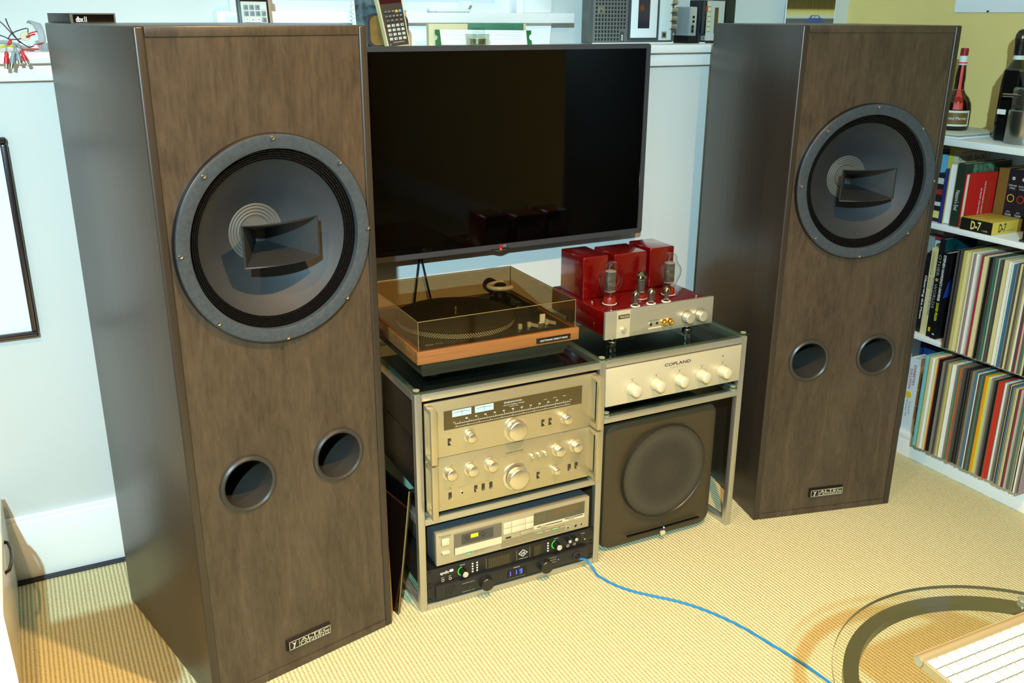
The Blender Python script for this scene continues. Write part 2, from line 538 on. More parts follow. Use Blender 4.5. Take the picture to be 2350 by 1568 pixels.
def driver(t):
    cx, cz = DC
    ring = B().lathe([(0.1755, 0.006), (0.1755, -0.009), (0.179, -0.011), (0.200, -0.011), (0.2020, -0.0095)], (cx, 0, cz), 'Y', 96)
    ring = ring.out('driver_frame', mat('grey_gasket', (48, 56, 62), 0.8, var=0.18, scale=120, bump=0.2, bscale=300), t, smooth=True, label='grey felt-faced driver mounting ring')
    B().lathe([(0.2020, -0.0092), (0.2035, -0.0080), (0.2040, 0.0040), (0.2060, 0.0044)], (cx, 0, cz), 'Y', 96).out('driver_rim', BLACK, t, smooth=True)
    sp = []
    n = 5
    for i in range(n * 6 + 1):
        f = i / (n * 6)
        r = 0.1765 - f * 0.0235
        sp.append((r, 0.004 + 0.006 * f - 0.0022 * math.sin(f * n * 2 * PI)))
    B().lathe(sp, (cx, 0, cz), 'Y', 96).out('surround', mat('doped_surround', (14, 13, 14), 0.14, bump=1.0, bscale=170), t, smooth=True, label='glossy black ribbed cone surround')
    cone = []
    for i in range(13):
        f = i / 12
        r = 0.1535 - f * 0.098
        cone.append((r, 0.010 + 0.082 * (f ** 0.86)))
    B().lathe(cone, (cx, 0, cz), 'Y', 96).out('cone', mat('paper_cone', (43, 46, 50), 0.62, var=0.08, scale=25), t, smooth=True, label='dark grey paper cone')
    rp = []
    for i in range(25):
        f = i / 24
        rp.append((0.0580 - f * 0.026, 0.0905 + f * 0.004 - 0.0016 * abs(math.sin(f * 4 * PI))))
    rp += [(0.030, 0.088), (0.0, 0.088)]
    B().lathe(rp, (cx, 0, cz), 'Y', 64).out('damping_ring', mat('ring_grey', (78, 78, 74), 0.55), t, smooth=True, label='pale grey ribbed ring at the cone centre')
    # horn: flared rectangular throat with a bowed mouth
    h = B()
    cu, cv = 0.2385, 0.976
    hw, hh, N = 0.0775, 0.0395, 10
    def mouth(s_, t_, k=1.0):
        x = cu + s_ * hw * k
        return (x, 0.004 - 0.020 * (1 - s_ * s_), cv + t_ * hh * k)
    def throat(s_, t_):
        return (cu - 0.006 + s_ * 0.013, 0.088, cv + t_ * 0.013)
    def outer(s_, t_):
        return (cu - 0.006 + s_ * 0.019, 0.090, cv + t_ * 0.019)
    rows = [(-1 + 2 * i / N, 1) for i in range(N)] + [(1, 1 - 2 * i / 4) for i in range(4)] + [(1 - 2 * i / N, -1) for i in range(N)] + [(-1, -1 + 2 * i / 4) for i in range(4)]
    def ringv(fn, *a):
        return [h.bm.verts.new(fn(s_, t_, *a)) for s_, t_ in rows]
    def mix(f):
        g_ = f ** 1.25
        def q(s_, t_):
            m_, th = Vector(mouth(s_, t_)), Vector(throat(s_, t_))
            v = th.lerp(m_, f)
            v.x = th.x + (m_.x - th.x) * g_
            v.z = th.z + (m_.z - th.z) * g_
            return v
        return q
    def mixo(f):
        def q(s_, t_):
            m_, th = Vector(mouth(s_, t_, 1.055)), Vector(outer(s_, t_))
            g_ = f ** 1.25
            v = th.lerp(m_, f)
            v.x = th.x + (m_.x - th.x) * g_
            v.z = th.z + (m_.z - th.z) * g_
            return v
        return q
    rr = [ringv(mix(f)) for f in (0, .2, .4, .6, .8, 1)] + [ringv(mixo(f)) for f in (1, .8, .6, .4, .2, 0)]
    for a, b in zip(rr, rr[1:]):
        k = len(a)
        for i in range(k):
            h.bm.faces.new((a[i], a[(i + 1) % k], b[(i + 1) % k], b[i]))
    h.bm.faces.new(rr[0])
    h.out('horn', mat('horn_black', (30, 32, 33), 0.5, bump=0.1, bscale=500), t, smooth=True, label='dark moulded rectangular horn with a bowed mouth')
    for k in range(8):
        a = PI / 2 + k * PI / 4
        B().lathe([(0.0, -0.007), (0.0032, -0.006), (0.0042, -0.003), (0.0045, 0.0)], (cx + 0.1955 * math.cos(a), -0.011, cz + 0.1955 * math.sin(a)), 'Y', 12).out('bolt', CHROME, t, smooth=True)

def badge(t):
    x0, x1, z0, z1 = 0.1725, 0.2835, 0.0540, 0.0835
    y = 0.004
    b = B().hexa([(x0, y, z0), (x1, y, z0), (x1, y, z1), (x0, y, z1), (x0 + .004, y - .008, z0 + .003), (x1 - .002, y - .008, z0 + .003), (x1 - .002, y - .008, z1 - .004), (x0 + .004, y - .008, z1 - .004)])
    pl = b.out('badge', mat('badge_black', (20, 17, 17), 0.3), t, label='small dark maker badge with silver lettering')
    sm = mat('badge_silver', (224, 220, 196), 0.35, metal=0.3)
    f = y - 0.0085
    X0, X1, Z0, Z1 = x0 + .005, x1 - .003, z0 + .004, z1 - .005
    e = 0.0008
    r = B()
    for a in ((X0, X1, Z0, Z0 + e), (X0, X1, Z1 - e, Z1), (X0, X0 + e, Z0, Z1), (X1 - e, X1, Z0, Z1), (X0 + .024, X0 + .024 + e, Z0, Z1), (X0 + .024, X1, Z0 + .0085, Z0 + .0085 + e)):
        r.box(a[0], a[1], f, f + .0006, a[2], a[3])
    # little figure with raised arms
    fx, fz = X0 + .0115, Z0 + .0025
    r.prism([(fx - .003, fz), (fx + .001, fz), (fx + .002, fz + .006), (fx + .004, fz + .0105), (fx + .0055, fz + .015), (fx + .0047, fz + .0153), (fx + .0028, fz + .012), (fx + .0012, fz + .0118), (fx - .0020, fz + .0125), (fx - .0030, fz + .0158), (fx - .0038, fz + .0155), (fx - .0028, fz + .0115), (fx - .0004, fz + .0095), (fx + .0000, fz + .006)], f, f + .0006)
    r.out('emblem', sm, pl)
    text('ALTEC', X0 + .028, X1 - .004, Z0 + .0105, Z1 - .002, f, pl, sm)
    text('LANSING', X0 + .028, X1 - .004, Z0 + .0016, Z0 + .0072, f, pl, sm)

def loudspeaker(label, loc, a):
    t = thing('loudspeaker', label, 'loudspeaker', loc, a)
    ws, wf = MATS['speaker_side_wood'], MATS['speaker_wood']
    for x0 in (0, SW - BT):
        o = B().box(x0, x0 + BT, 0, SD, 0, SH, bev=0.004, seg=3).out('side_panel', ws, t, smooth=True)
    B().box(BT, SW - BT, 0.0006, SD, SH - BT, SH - 0.0004, bev=0.002).out('top_panel', wf, t, smooth=True)
    B().box(BT, SW - BT, 0.0006, SD, 0.0, BT, bev=0.002).out('bottom_panel', wf, t, smooth=True)
    box('back_panel', BLACK, t, BT, SW - BT, SD - 0.02, SD - 0.002, BT, SH - BT)
    me = curve_mesh([[(BT, BT), (SW - BT, BT), (SW - BT, SH - BT), (BT, SH - BT)], circ(DC[0], DC[1], 0.1765, 96)] + [circ(x, z, 0.0515) for x, z in PORTS], 0.02)
    me.transform(Matrix.Translation((0, 0.004, 0)))
    link('baffle', me, wf, t)
    driver(t)
    for x, z in PORTS:
        B().lathe([(0.0615, 0.0045), (0.0605, -0.001), (0.056, -0.004), (0.0515, -0.001), (0.0500, 0.006), (0.0500, 0.15)], (x, 0, z), 'Y', 56).out('port_tube', mat('port_plastic', (52, 50, 46), 0.35), t, smooth=True, label='round black bass reflex port')
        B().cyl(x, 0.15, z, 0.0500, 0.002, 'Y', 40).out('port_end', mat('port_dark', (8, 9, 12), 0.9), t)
    badge(t)
    return t

SLA, SRA = 0.2208, -0.2445
SLP, SRP = (-0.3540, -0.7172, 0), (1.1972, -0.6392, 0)
loudspeaker('tall dark walnut loudspeaker beside the low drawer cabinet, black box on its top', SLP, SLA)
loudspeaker('tall dark walnut loudspeaker beside the bookcase of records', SRP, SRA)

def SL(u, v, z):
    return (SLP[0] + math.cos(SLA) * u - math.sin(SLA) * v, SLP[1] + math.sin(SLA) * u + math.cos(SLA) * v, z)

# dbx box on top of the speaker
t = thing('noise_reduction_unit', 'small flat black audio box lying on top of a loudspeaker', 'audio box', SL(0.0125, 0.371, SH), SLA)
B().box(0, 0.086, 0.0015, 0.150, 0, 0.0185, bev=0.0006).out('case', SATINB, t, smooth=True)
link('bezel', curve_mesh([[(0, 0), (0.086, 0), (0.086, 0.0190), (0, 0.0190)], [(0.005, 0.001), (0.083, 0.001), (0.083, 0.0165), (0.005, 0.0165)]], 0.002), mat('bezel_grey', (110, 106, 98), 0.4, metal=0.4), t)
box('face_plate', GLOSSB, t, 0.004, 0.084, 0.0008, 0.002, 0.0005, 0.017)
text('dbx', 0.010, 0.0245, 0.0025, 0.0125, 0.0004, t, bold=0.02)
text('II', 0.0262, 0.0305, 0.0025, 0.0125, 0.0004, t)

# ------------------------------------------------------------------ television on the wall
t = thing('television', 'flat black television hung on the pale wall between the two loudspeakers', 'television', (0.652, -0.03, 0.7503))
TW, TH = 0.4976, 0.5666
bz = mat('tv_bezel', (66, 66, 68), 0.25, spec=0.6)
link('bezel', curve_mesh([rrect(-TW, TW, 0, TH, 0.009), [(-TW + .015, .0155), (TW - .015, .0155), (TW - .015, TH - .0135), (-TW + .015, TH - .0135)]], 0.014), bz, t).location = (0, -0.047, 0)
box('screen', mat('tv_screen', (2, 2, 2), 0.06, spec=0.4), t, -TW + .014, TW - .014, -0.0445, -0.036, 0.014, TH - .012)
B().box(-TW + .01, TW - .01, -0.036, -0.013, 0.006, TH - .008, bev=0.004).box(-TW + .06, TW - .06, -0.014, 0.012, 0.03, TH - .09, bev=0.006).out('back_shell', BLACK, t, smooth=True)
box('wall_bracket', BLACK, t, -0.2, 0.2, 0.01, 0.0295, 0.15, 0.42)
lip = []
for i in range(17):
    f = i / 16
    lip.append((-0.03 + 0.06 * f, -0.0065 * (0.5 - 0.5 * math.cos(2 * PI * f))))
B().prism(lip[::-1] + [(-0.03, .002), (0.03, .002)], -0.047, -0.03).out('chin', bz, t)
B().cyl(0.002, -0.0478, 0.0095, 0.0046, 0.001, 'Y').out('logo_disc', mat('logo_red', (196, 24, 50), 0.4), t)
text('LG', 0.009, 0.0185, 0.0072, 0.0125, -0.0475, t, mat('logo_silver', (200, 200, 204), 0.3))
B().cyl(0.0015, -0.0478, 0.0005, 0.0025, 0.002, 'Y').out('standby_lamp', mat('standby_led', (255, 60, 20), 0.4, emit=(255, 50, 10), estr=5), t)
# cables dropping from the set to the rack
CABLE = mat('black_cable', (10, 14, 34), 0.35)
for i, (x0, x1) in enumerate(((0.425, 0.395), (0.430, 0.470))):
    o = B().tube([(x0, -0.012, 0.80), (x0, -0.012, 0.74), (x0 + (x1 - x0) * .25, -0.012, 0.69), (x0 + (x1 - x0) * .6, -0.014, 0.62), (x1, -0.018, 0.54), (x1, -0.018, 0.35), (x1, -0.018, 0.1)], 0.0032, 8).out('tv_cable', CABLE, smooth=True)
    tag(o, ('thin dark cable hanging from the television, bowing towards the walnut loudspeaker', 'thin dark cable hanging from the television, bowing towards the red amplifier')[i], 'cable')

# ------------------------------------------------------------------ equipment rack
RP, RA = (0.1620, -0.6103), -0.0151
def RK(u, v, z):
    return (RP[0] + math.cos(RA) * u - math.sin(RA) * v, RP[1] + math.sin(RA) * u + math.cos(RA) * v, z)
W1, W2, RD, TB = 0.5035, 0.9610, 0.42, 0.018
rk = thing('equipment_rack', 'silver tube hi-fi rack with glass shelves holding the stereo gear', 'rack', RK(0, 0, 0), RA)
Zt, Zm, Zu = 0.5785, 0.2565, 0.425
for u in (0, W1 - 0.009, W2 - TB):
    for v in (0, RD - TB):
        box('post', SILVER, rk, u, u + TB, v, v + TB, 0, Zt, bev=0.0015)
def rail(u0, u1, v, z):
    box('rail', SILVER, rk, u0, u1, v, v + TB, z - TB, z, bev=0.0015)
def srail(u, z):
    box('side_rail', SILVER, rk, u, u + TB, TB, RD - TB, z - TB, z, bev=0.0015)
for v in (0, RD - TB):
    rail(TB, W1 - .009, v, Zt - .0002); rail(W1 + .009, W2 - TB, v, Zt - .0002)
    rail(TB, W1 - .009, v, Zm); rail(W1 + .009, W2 - TB, v, Zu)
    rail(TB, W1 - .009, v, TB)
for u in (0, W1 - .009, W2 - TB):
    srail(u, Zt - .0002); srail(u, TB)
for u in (0,):
    srail(u, Zm)
srail(W1 - .009, Zm); srail(W1 - .009, Zu); srail(W2 - TB, Zu)
def sheet(name, u0, u1, z, th=0.008, v0=-0.004):
    B().box(u0, u1, v0, RD + .004, z, z + th, bev=0.0012, seg=1).out(name, GLASS, rk)
sheet('glass_top', -0.004, W1 - .001, Zt + .002); sheet('glass_top', W1 + .001, W2 + .006, Zt + .002)
sheet('glass_shelf', TB + .001, W1 - .011, Zm + .001, .006, .001); sheet('glass_shelf', W1 + .011, W2 - TB - .001, Zu + .001, .006, .001); sheet('glass_shelf', TB + .001, W1 - .011, TB + .001, .006, .001)
for u, v, z in ((0.008, 0.008, Zt), (W1, 0.008, Zt), (W2 - .009, 0.008, Zt), (0.008, RD - .01, Zt), (W1, RD - .01, Zt), (W2 - .009, RD - .01, Zt), (W1 + .02, 0.009, Zu), (W2 - .028, 0.009, Zu), (TB + .012, 0.009, Zm), (W1 - .02, 0.009, Zm)):
    B().cyl(u, v, z - .0005, 0.0085, 0.0025, seg=20).cyl(u, v, z + .008, 0.0078, 0.0025, seg=20).out('glass_bumper', CLEARDOT, rk, smooth=True)

# ---- small builders for front panels (local x right, y back, z up; front panel face at y=0)
def knob(t, x, z, r, d, m=KNOBM, y=0.0, point=True, base=True, seg=32, name='knob'):
    k = B().lathe([(r, 0), (r, -d * .82), (r * .93, -d * .94), (r * .82, -d), (0.0, -d * .995)], (x, y, z), 'Y', seg).out(name, m, t, smooth=True, angle=50)
    if base:
        B().lathe([(r * 1.25, 0.0), (r * 1.25, -d * .12), (r, -d * .14)], (x, y, z), 'Y', seg).out('skirt', m, k, smooth=True)
    return k
def toggle(t, x, z, y=0.0, up=0.2, m=None):
    s = box('switch_slot', mat('slot_dark', (48, 40, 26), 0.6), t, x - .0042, x + .0042, y - .0006, y + .004, z - .009, z + .009)
    B().box(x - .0022, x + .0022, y - .013, y, z - .003 + up * .005, z + .0015 + up * .005, bev=.0006).out('switch_lever', m or KNOBM, s, smooth=True)
    return s
def jack(t, x, z, r=.004, y=0.0, m=None):
    j = B().lathe([(r, 0), (r, -.002), (r * .6, -.002), (r * .6, .004)], (x, y, z), 'Y', 20).out('jack', m or CHROME, t, smooth=True)
    B().cyl(x, y - .0008, z, r * .58, .001, 'Y', 16).out('jack_hole', GLOSSB, j)
    return j
def handle(t, x0, x1, z0, z1, d):
    h = 0.012
    B().box(x0, x1, -d, -d + .010, z0, z1, bev=.001).box(x0, x1, -d + .008, 0.0, z0, z0 + h, bev=.001).box(x0, x1, -d + .008, 0.0, z1 - h, z1, bev=.001).out('rack_handle', CHAMP, t, smooth=True)
def small_line(parent, x0, x1, z, y=-.0006, h=.0006, m=None, name='printed_line'):
    return box(name, m or PRINTD, parent, x0, x1, y, y + .0005, z, z + h)

PTXT = mat('faint_print', (132, 118, 84), 0.6)

# ---- tuner (upper)
t = thing('stereo_tuner', 'champagne faced stereo tuner with a dark dial window, on top of the matching amplifier', 'tuner', RK(0, 0, 0.4105), RA)
oz = 0.4105
B().box(0.0235, 0.484, 0, .006, 0, 0.1425, bev=.001).out('front_panel', CHAMP, t, smooth=True)
B().box(0.042, 0.468, .006, .35, 0.0, 0.1405, bev=.002).out('case', SATINB, t, smooth=True)
handle(t, .0235, .0385, .003, .141, .038); handle(t, .469, .484, .003, .141, .038)
dw = box('dial_window', mat('dial_glass', (74, 62, 34), 0.08), t, .071, .443, -.0012, .002, .0685, .1165)
for x0, x1 in ((.0920, .1405), (.1500, .1985)):
    mt = box('meter', mat('meter_face', (166, 196, 196), 0.4, emit=(150, 190, 200), estr=0.25), dw, x0, x1, -.0018, 0, .0985, .1150)
    B().prism([(x0 + .004 + i * .0045, .1085 + .0022 * math.sin(PI * i / 9)) for i in range(10)] + [(x0 + .004 + i * .0045, .1079 + .0022 * math.sin(PI * i / 9)) for i in range(9, -1, -1)], -.0022, -.0018).box(x0 + .024, x0 + .0246, -.0022, -.0018, .1005, .1125).out('meter_scale', PRINTD, dw)
text('KENWOOD', .2325, .2745, .1075, .1115, -.0017, dw)
B().lathe([(.0016, 0), (.0023, 0)], (.2285, -.0017, .1098), 'Y', 20).out('logo_ring', PRINTW, dw)
text('AM-FM STEREO TUNER', .2245, .281, .1015, .1038, -.0017, dw)
text('MODEL KT-7500', .241, .264, .0970, .0988, -.0017, dw)
for a in (.338, .365, .392):
    text(('AM', 'FM', 'STEREO')[int((a - .338) / .027 + .1)], a - .004, a + .005, .0975, .0992, -.0017, dw)
sc_ = B()
sc_.box(.098, .410, -.0018, -.0013, .0800, .0805).box(.098, .410, -.0018, -.0013, .0728, .0732)
for i in range(53):
    x = .1 + i * .0058
    sc_.box(x, x + .0004, -.0018, -.0013, .0800, .0800 + (.006 if i % 4 == 2 else .003))
for i in range(11):
    x = .102 + i * .0295
    sc_.box(x, x + .0005, -.0018, -.0013, .0728, .0765)
sc_.out('dial_scale', PRINTW, dw)
for i, s_ in enumerate(('88', '90', '92', '94', '96', '98', '100', '102', '104', '106', '108')):
    x = .1285 + i * .0243
    text(s_, x - .0028, x + .0028, .0880, .0922, -.0017, dw, bold=.01)
text('FM', .094, .099, .0835, .0858, -.0017, dw)
text('MHz', .408, .414, .0835, .0858, -.0017, dw)
toggle(t, .084, .0365, up=.4); toggle(t, .3338, .036, up=.6); toggle(t, .354, .036, up=.6)
knob(t, .1357, .0425, .0125, .020); knob(t, .2570, .036, .0255, .022, seg=48); knob(t, .3975, .0380, .0125, .020)
for x, s_ in ((.084, 'POWER'), (.1405, 'ANT'), (.349, 'MODE')):
    text(s_, x - .006, x + .006, .0565, .0585, -.0006, t, PTXT)
link('output_box', curve_mesh([[(.404, .0545), (.422, .0545), (.422, .0605), (.404, .0605)], [(.4046, .0551), (.4214, .0551), (.4214, .0599), (.4046, .0599)]], .0004), PTXT, t).location = (0, -.0005, 0)

# ---- integrated amplifier (below)
t = thing('stereo_amplifier', 'champagne faced stereo amplifier with a big volume knob, beneath the matching tuner', 'amplifier', RK(0, 0, 0.2655), RA)
oz = 0.2655
B().box(0.0235, 0.484, 0, .006, 0.003, 0.1438, bev=.001).out('front_panel', CHAMP, t, smooth=True)
B().box(0.042, 0.468, .006, .36, 0.004, 0.1438, bev=.002).out('case', SATINB, t, smooth=True)
for u in (.07, .43):
    for v in (.04, .32):
        B().cyl(u, v, -.0014, .012, .0058).out('foot', RUBBER, t, smooth=True)
handle(t, .0235, .0385, .004, .142, .038); handle(t, .469, .484, .004, .142, .038)
for x, z, r, d in ((.0830, .1015, .0145, .020), (.1380, .1000, .0145, .020), (.1905, .1000, .0140, .020), (.3785, .1000, .0145, .020), (.4285, .1010, .0145, .020), (.3728, .0435, .0095, .014)):
    knob(t, x, z, r, d)
knob(t, .2590, .0530, .0285, .026, seg=56, name='volume_knob')
B().lathe([(.0355, 0), (.0355, -.004), (.030, -.006)], (.2590, 0, .0530), 'Y', 56).out('volume_ring', KNOBM, t, smooth=True)
for x in (.3040, .3226, .3408):
    knob(t, x, .0990, .0055, .010, base=False, seg=20, name='push_button')
toggle(t, .0834, .0395, up=-.8); toggle(t, .1511, .0430, up=.0); toggle(t, .1709, .0430, up=-1.2); toggle(t, .1917, .0430, up=-1.0)
toggle(t, .3228, .0400, up=.6); toggle(t, .4129, .0420, up=-.6); toggle(t, .4331, .0430, up=-.2)
jack(t, .1146, .0412, .0048)
B().cyl(.0834, -.001, .0610, .0012, .001, 'Y', 12).out('power_lamp', mat('red_lamp', (120, 20, 20), 0.3), t)
text('KENWOOD', .2385, .2803, .1175, .1215, -.0006, t, PRINTD)
B().lathe([(.0016, 0), (.0023, 0)], (.2345, -.0006, .1195), 'Y', 20).out('logo_ring', PRINTD, t)
text('STEREO INTEGRATED AMPLIFIER', .2265, .2885, .1115, .1132, -.0006, t, PTXT)
text('VOLUME', .252, .266, .0935, .0955, -.0006, t, PTXT)
for x, s_ in ((.083, 'BASS'), (.138, 'PRESENCE'), (.1905, 'TREBLE'), (.3785, 'TAPE'), (.4285, 'SELECTOR')):
    text(s_, x - .008, x + .008, .1195, .1213, -.0006, t, PTXT)
for x, s_ in ((.0834, 'POWER'), (.1146, 'PHONES'), (.171, 'SUBSONIC  FILTER'), (.3228, 'MUTING'), (.3728, 'BALANCE'), (.423, 'TAPE')):
    text(s_, x - .004 * (1 + len(s_) / 5), x + .004 * (1 + len(s_) / 5), .0560, .0577, -.0006, t, PTXT)

# ---- cassette deck
t = thing('cassette_deck', 'silver cassette deck with a yellow tape window and level meters', 'cassette deck', RK(0, 0, 0.1135), RA)
DECK = mat('deck_silver', (186, 176, 146), 0.42, metal=0.5)
DECKL = mat('deck_light', (222, 212, 182), 0.45, metal=0.3)
B().box(.0445, .4770, 0, .012, .006, .0958, bev=.001).out('front_panel', DECK, t, smooth=True)
B().box(.0455, .4760, .012, .245, .006, .0945, bev=.001).out('case', mat('deck_grey', (70, 76, 78), 0.45), t, smooth=True)
for u in (.07, .45):
    for v in (.03, .22):
        B().cyl(u, v, 0, .010, .007).out('foot', RUBBER, t)
d = box('cassette_door', mat('door_smoke', (104, 98, 82), 0.25), t, .0915, .2195, -.004, .003, .0265, .0838)
box('door_window', mat('door_glass', (66, 66, 62), 0.12), d, .110, .196, -.0046, -.003, .0520, .0790)
box('tape_window', mat('tape_yellow', (216, 206, 40), 0.4, emit=(210, 200, 30), estr=.15), d, .1345, .1545, -.0052, -.004, .0650, .0752)
for x in (.1247, .1671):
    B().lathe([(.0048, 0), (.0048, -.003), (.002, -.005), (0, -.005)], (x, -.004, .0675), 'Y', 16).out('spool', mat('spool_grey', (58, 48, 36), 0.5), d, smooth=True)
box('door_strip', DECKL, d, .0918, .2193, -.0048, -.003, .0272, .0462)
text('dbx', .1255, .1365, .0175, .0225, -.0008, t, PRINTW)
box('dbx_mark', mat('green_mark', (60, 160, 110), 0.5), t, .1245, .1375, -.0004, .001, .0160, .0240)
text('STEREO CASSETTE DECK', .142, .190, .0195, .0215, -.0006, t, PTXT)
text('DOLBY B C / METAL', .142, .175, .0150, .0168, -.0006, t, PTXT)
text('Technics', .052, .0835, .0830, .0878, -.0006, t, PRINTD)
b = box('power_button', DECKL, t, .0585, .0785, -.004, .002, .0610, .0790, bev=.0008)
link('button_frame', curve_mesh([[(.0570, .0595), (.0800, .0595), (.0800, .0805), (.0570, .0805)], [(.0583, .0608), (.0787, .0608), (.0787, .0792), (.0583, .0792)]], .0005), PTXT, t).location = (0, -.0006, 0)
box('eject_lever', DECKL, t, .0585, .0785, -.006, .002, .0375, .0432, bev=.0008)
box('lever_slot', PRINTD, t, .0570, .0800, -.0004, .001, .0355, .0380)
kp = box('key_bed', mat('key_bed', (150, 138, 108), 0.5), t, .2245, .3118, -.0004, .001, .0465, .0812)
for r_ in range(2):
    for c_, (x0, x1) in enumerate(((.2255, .2480), (.2490, .2870), (.2880, .3105))):
        B().box(x0, x1, -.003, .001, .0645 - r_ * .0170, .0800 - r_ * .0170, bev=.0006).out('transport_key', DECKL, kp, smooth=True)
dp = box('display_window', mat('display_smoke', (86, 82, 62), 0.12), t, .3128, .4625, -.001, .003, .0505, .0852)
mb = B()
for i in range(14):
    x = .366 + i * .0058
    mb.hexa([(x, -.0014, .0665), (x + .0018, -.0014, .0665), (x + .0018, -.001, .0665), (x, -.001, .0665), (x + .004, -.0014, .082), (x + .0058, -.0014, .082), (x + .0058, -.001, .082), (x + .004, -.001, .082)])
mb.out('level_meter', mat('meter_brown', (128, 84, 34), 0.4), dp)
for k in range(3):
    text('DOLBY NR  TAPE  MEMORY'[k * 6:k * 6 + 9], .320, .345, .072 - k * .006, .0742 - k * .006, -.0014, dp, PTXT)
box('slider_panel', DECKL, t, .3128, .4625, -.0006, .001, .0385, .0492)
for x0, x1, z in ((.322, .396, .0420), (.404, .458, .0455)):
    s_ = box('slider_slot', PRINTD, t, x0, x1, -.001, .001, z, z + .0022)
    box('slider_cap', DECK, s_, x0 + .010, x0 + .026, -.005, 0, z - .001, z + .0035, bev=.0005)
for x in (.4133, .4366, .4542):
    jack(t, x, .0190, .0048)
box('timer_switch', KNOBM, t, .262, .2655, -.004, .001, .0345, .0385)
box('tape_counter', PRINTD, t, .2330, .2480, -.0005, .001, .0325, .0372)
box('rec_button', DECK, t, .2740, .3120, -.003, .001, .0335, .0440, bev=.0006)
for i, x in enumerate((.322, .345, .368, .391)):
    box('select_button', DECK if i % 2 else mat('green_button', (130, 178, 110), 0.5), t, x, x + .016, -.0025, .001, .0240, .0275, bev=.0004)
box('lower_strip', mat('deck_lower', (150, 140, 114), 0.45, metal=0.4), t, .2205, .405, -.0003, .001, .0110, .0305)

# ---- audio interface
t = thing('audio_interface', 'black rack audio interface with green ringed knobs and a white diamond emblem', 'audio interface', RK(0, 0, 0.0690), RA)
B().box(.0186, .4940, 0, .004, 0, .0440, bev=.0005).out('front_panel', SATINB, t, smooth=True)
B().box(.0270, .4800, .004, .31, .0, .0438).out('case', SATINB, t)
for x in (.0245, .487):
    for z in (.006, .038):
        B().box(x - .004, x + .004, -.0006, .0005, z - .002, z + .002, bev=.0009).out('rack_slot', GLOSSB, t)
gl = mat('green_ring', (40, 200, 40), 0.4, emit=(60, 255, 50), estr=1.6)
for x, z in ((.1130, .0195), (.3790, .0230)):
    knob(t, x, z, .0085, .020, mat('knob_black', (16, 16, 16), 0.35), base=False)
    B().lathe([(.0, -.0212), (.0070, -.0212), (.0078, -.0200)], (x, 0, z), 'Y', 24).out('knob_cap', mat('cap_silver', (206, 204, 196), 0.3, metal=0.5), t, smooth=True)
    a = [math.radians(100 + i * 10) for i in range(15)]
    B().prism([(x + .0128 * math.cos(q), z + .0128 * math.sin(q)) for q in a] + [(x + .0114 * math.cos(q), z + .0114 * math.sin(q)) for q in a[::-1]], -.0012, -.0004).out('level_ring', gl, t)
text('apollo', .0530, .0765, .0215, .0325, -.0006, t, bold=.015)
link('model_pill', curve_mesh([rrect(.0780, .0885, .0255, .0325, .003)], .0005), PRINTW, t).location = (0, -.0006, 0)
text('PREAMP', .106, .120, .0355, .0378, -.0006, t); text('MONITOR', .373, .386, .0392, .0412, -.0006, t)
for x, z in ((.0595, .0080), (.0790, .0080)):
    jack(t, x, z, .0042); text('INPUT', x - .004, x + .004, z + .006, z + .0078, -.0006, t)
for x0 in (.1385, .1510, .3535):
    for k in range(4):
        box('mode_button', PRINTW, t, x0, x0 + .004, -.0012, .0005, .0075 + k * .0075, .0115 + k * .0075, bev=.0004)
for x0, x1 in ((.1850, .2470), (.3155, .3365)):
    g_ = box('meter_window', mat('meter_black', (30, 27, 18), 0.3), t, x0 - .004, x1 + .004, -.0007, .0005, .004, .038)
    mm = B()
    for i in range(int((x1 - x0) / .006)):
        for k in range(7):
            mm.box(x0 + i * .006, x0 + i * .006 + .0042, -.001, -.0007, .007 + k * .0038, .0088 + k * .0038)
    mm.out('meter_segments', mat('segment_dim', (84, 74, 46), 0.4), g_)
for x in (.1775, .2500, .2640, .3020, .3120):
    small_line(t, x, x + .0006, .006, h=.030, m=mat('grey_print', (150, 146, 132), 0.5))
dx, dz, dw_, dh = .2825, .0235, .0135, .0105
link('diamond_emblem', curve_mesh([[(dx - dw_, dz), (dx, dz - dh), (dx + dw_, dz), (dx, dz + dh)], [(dx - dw_ + .0022, dz), (dx, dz - dh + .0016), (dx + dw_ - .0022, dz), (dx, dz + dh - .0016)]], .0005), PRINTW, t).location = (0, -.0006, 0)
text('UA', dx - .006, dx + .006, dz - .0042, dz + .0045, -.0006, t, bold=.01)
text('UNIVERSAL AUDIO', dx - .013, dx + .013, .0075, .0095, -.0006, t)
for x, z in ((.4125, .0300), (.4320, .0310)):
    knob(t, x, z, .0050, .016, mat('knob_black', (16, 16, 16), 0.35), base=False, seg=20)
    B().lathe([(.0, -.0172), (.0042, -.0172), (.0048, -.0160)], (x, 0, z), 'Y', 20).out('knob_cap', mat('cap_silver', (206, 204, 196), 0.3, metal=0.5), t, smooth=True)
    jack(t, x + .002, .0095, .0042)
toggle(t, .4590, .0230, up=.3, m=CHROME)
text('POWER', .454, .466, .0335, .0355, -.0006, t)

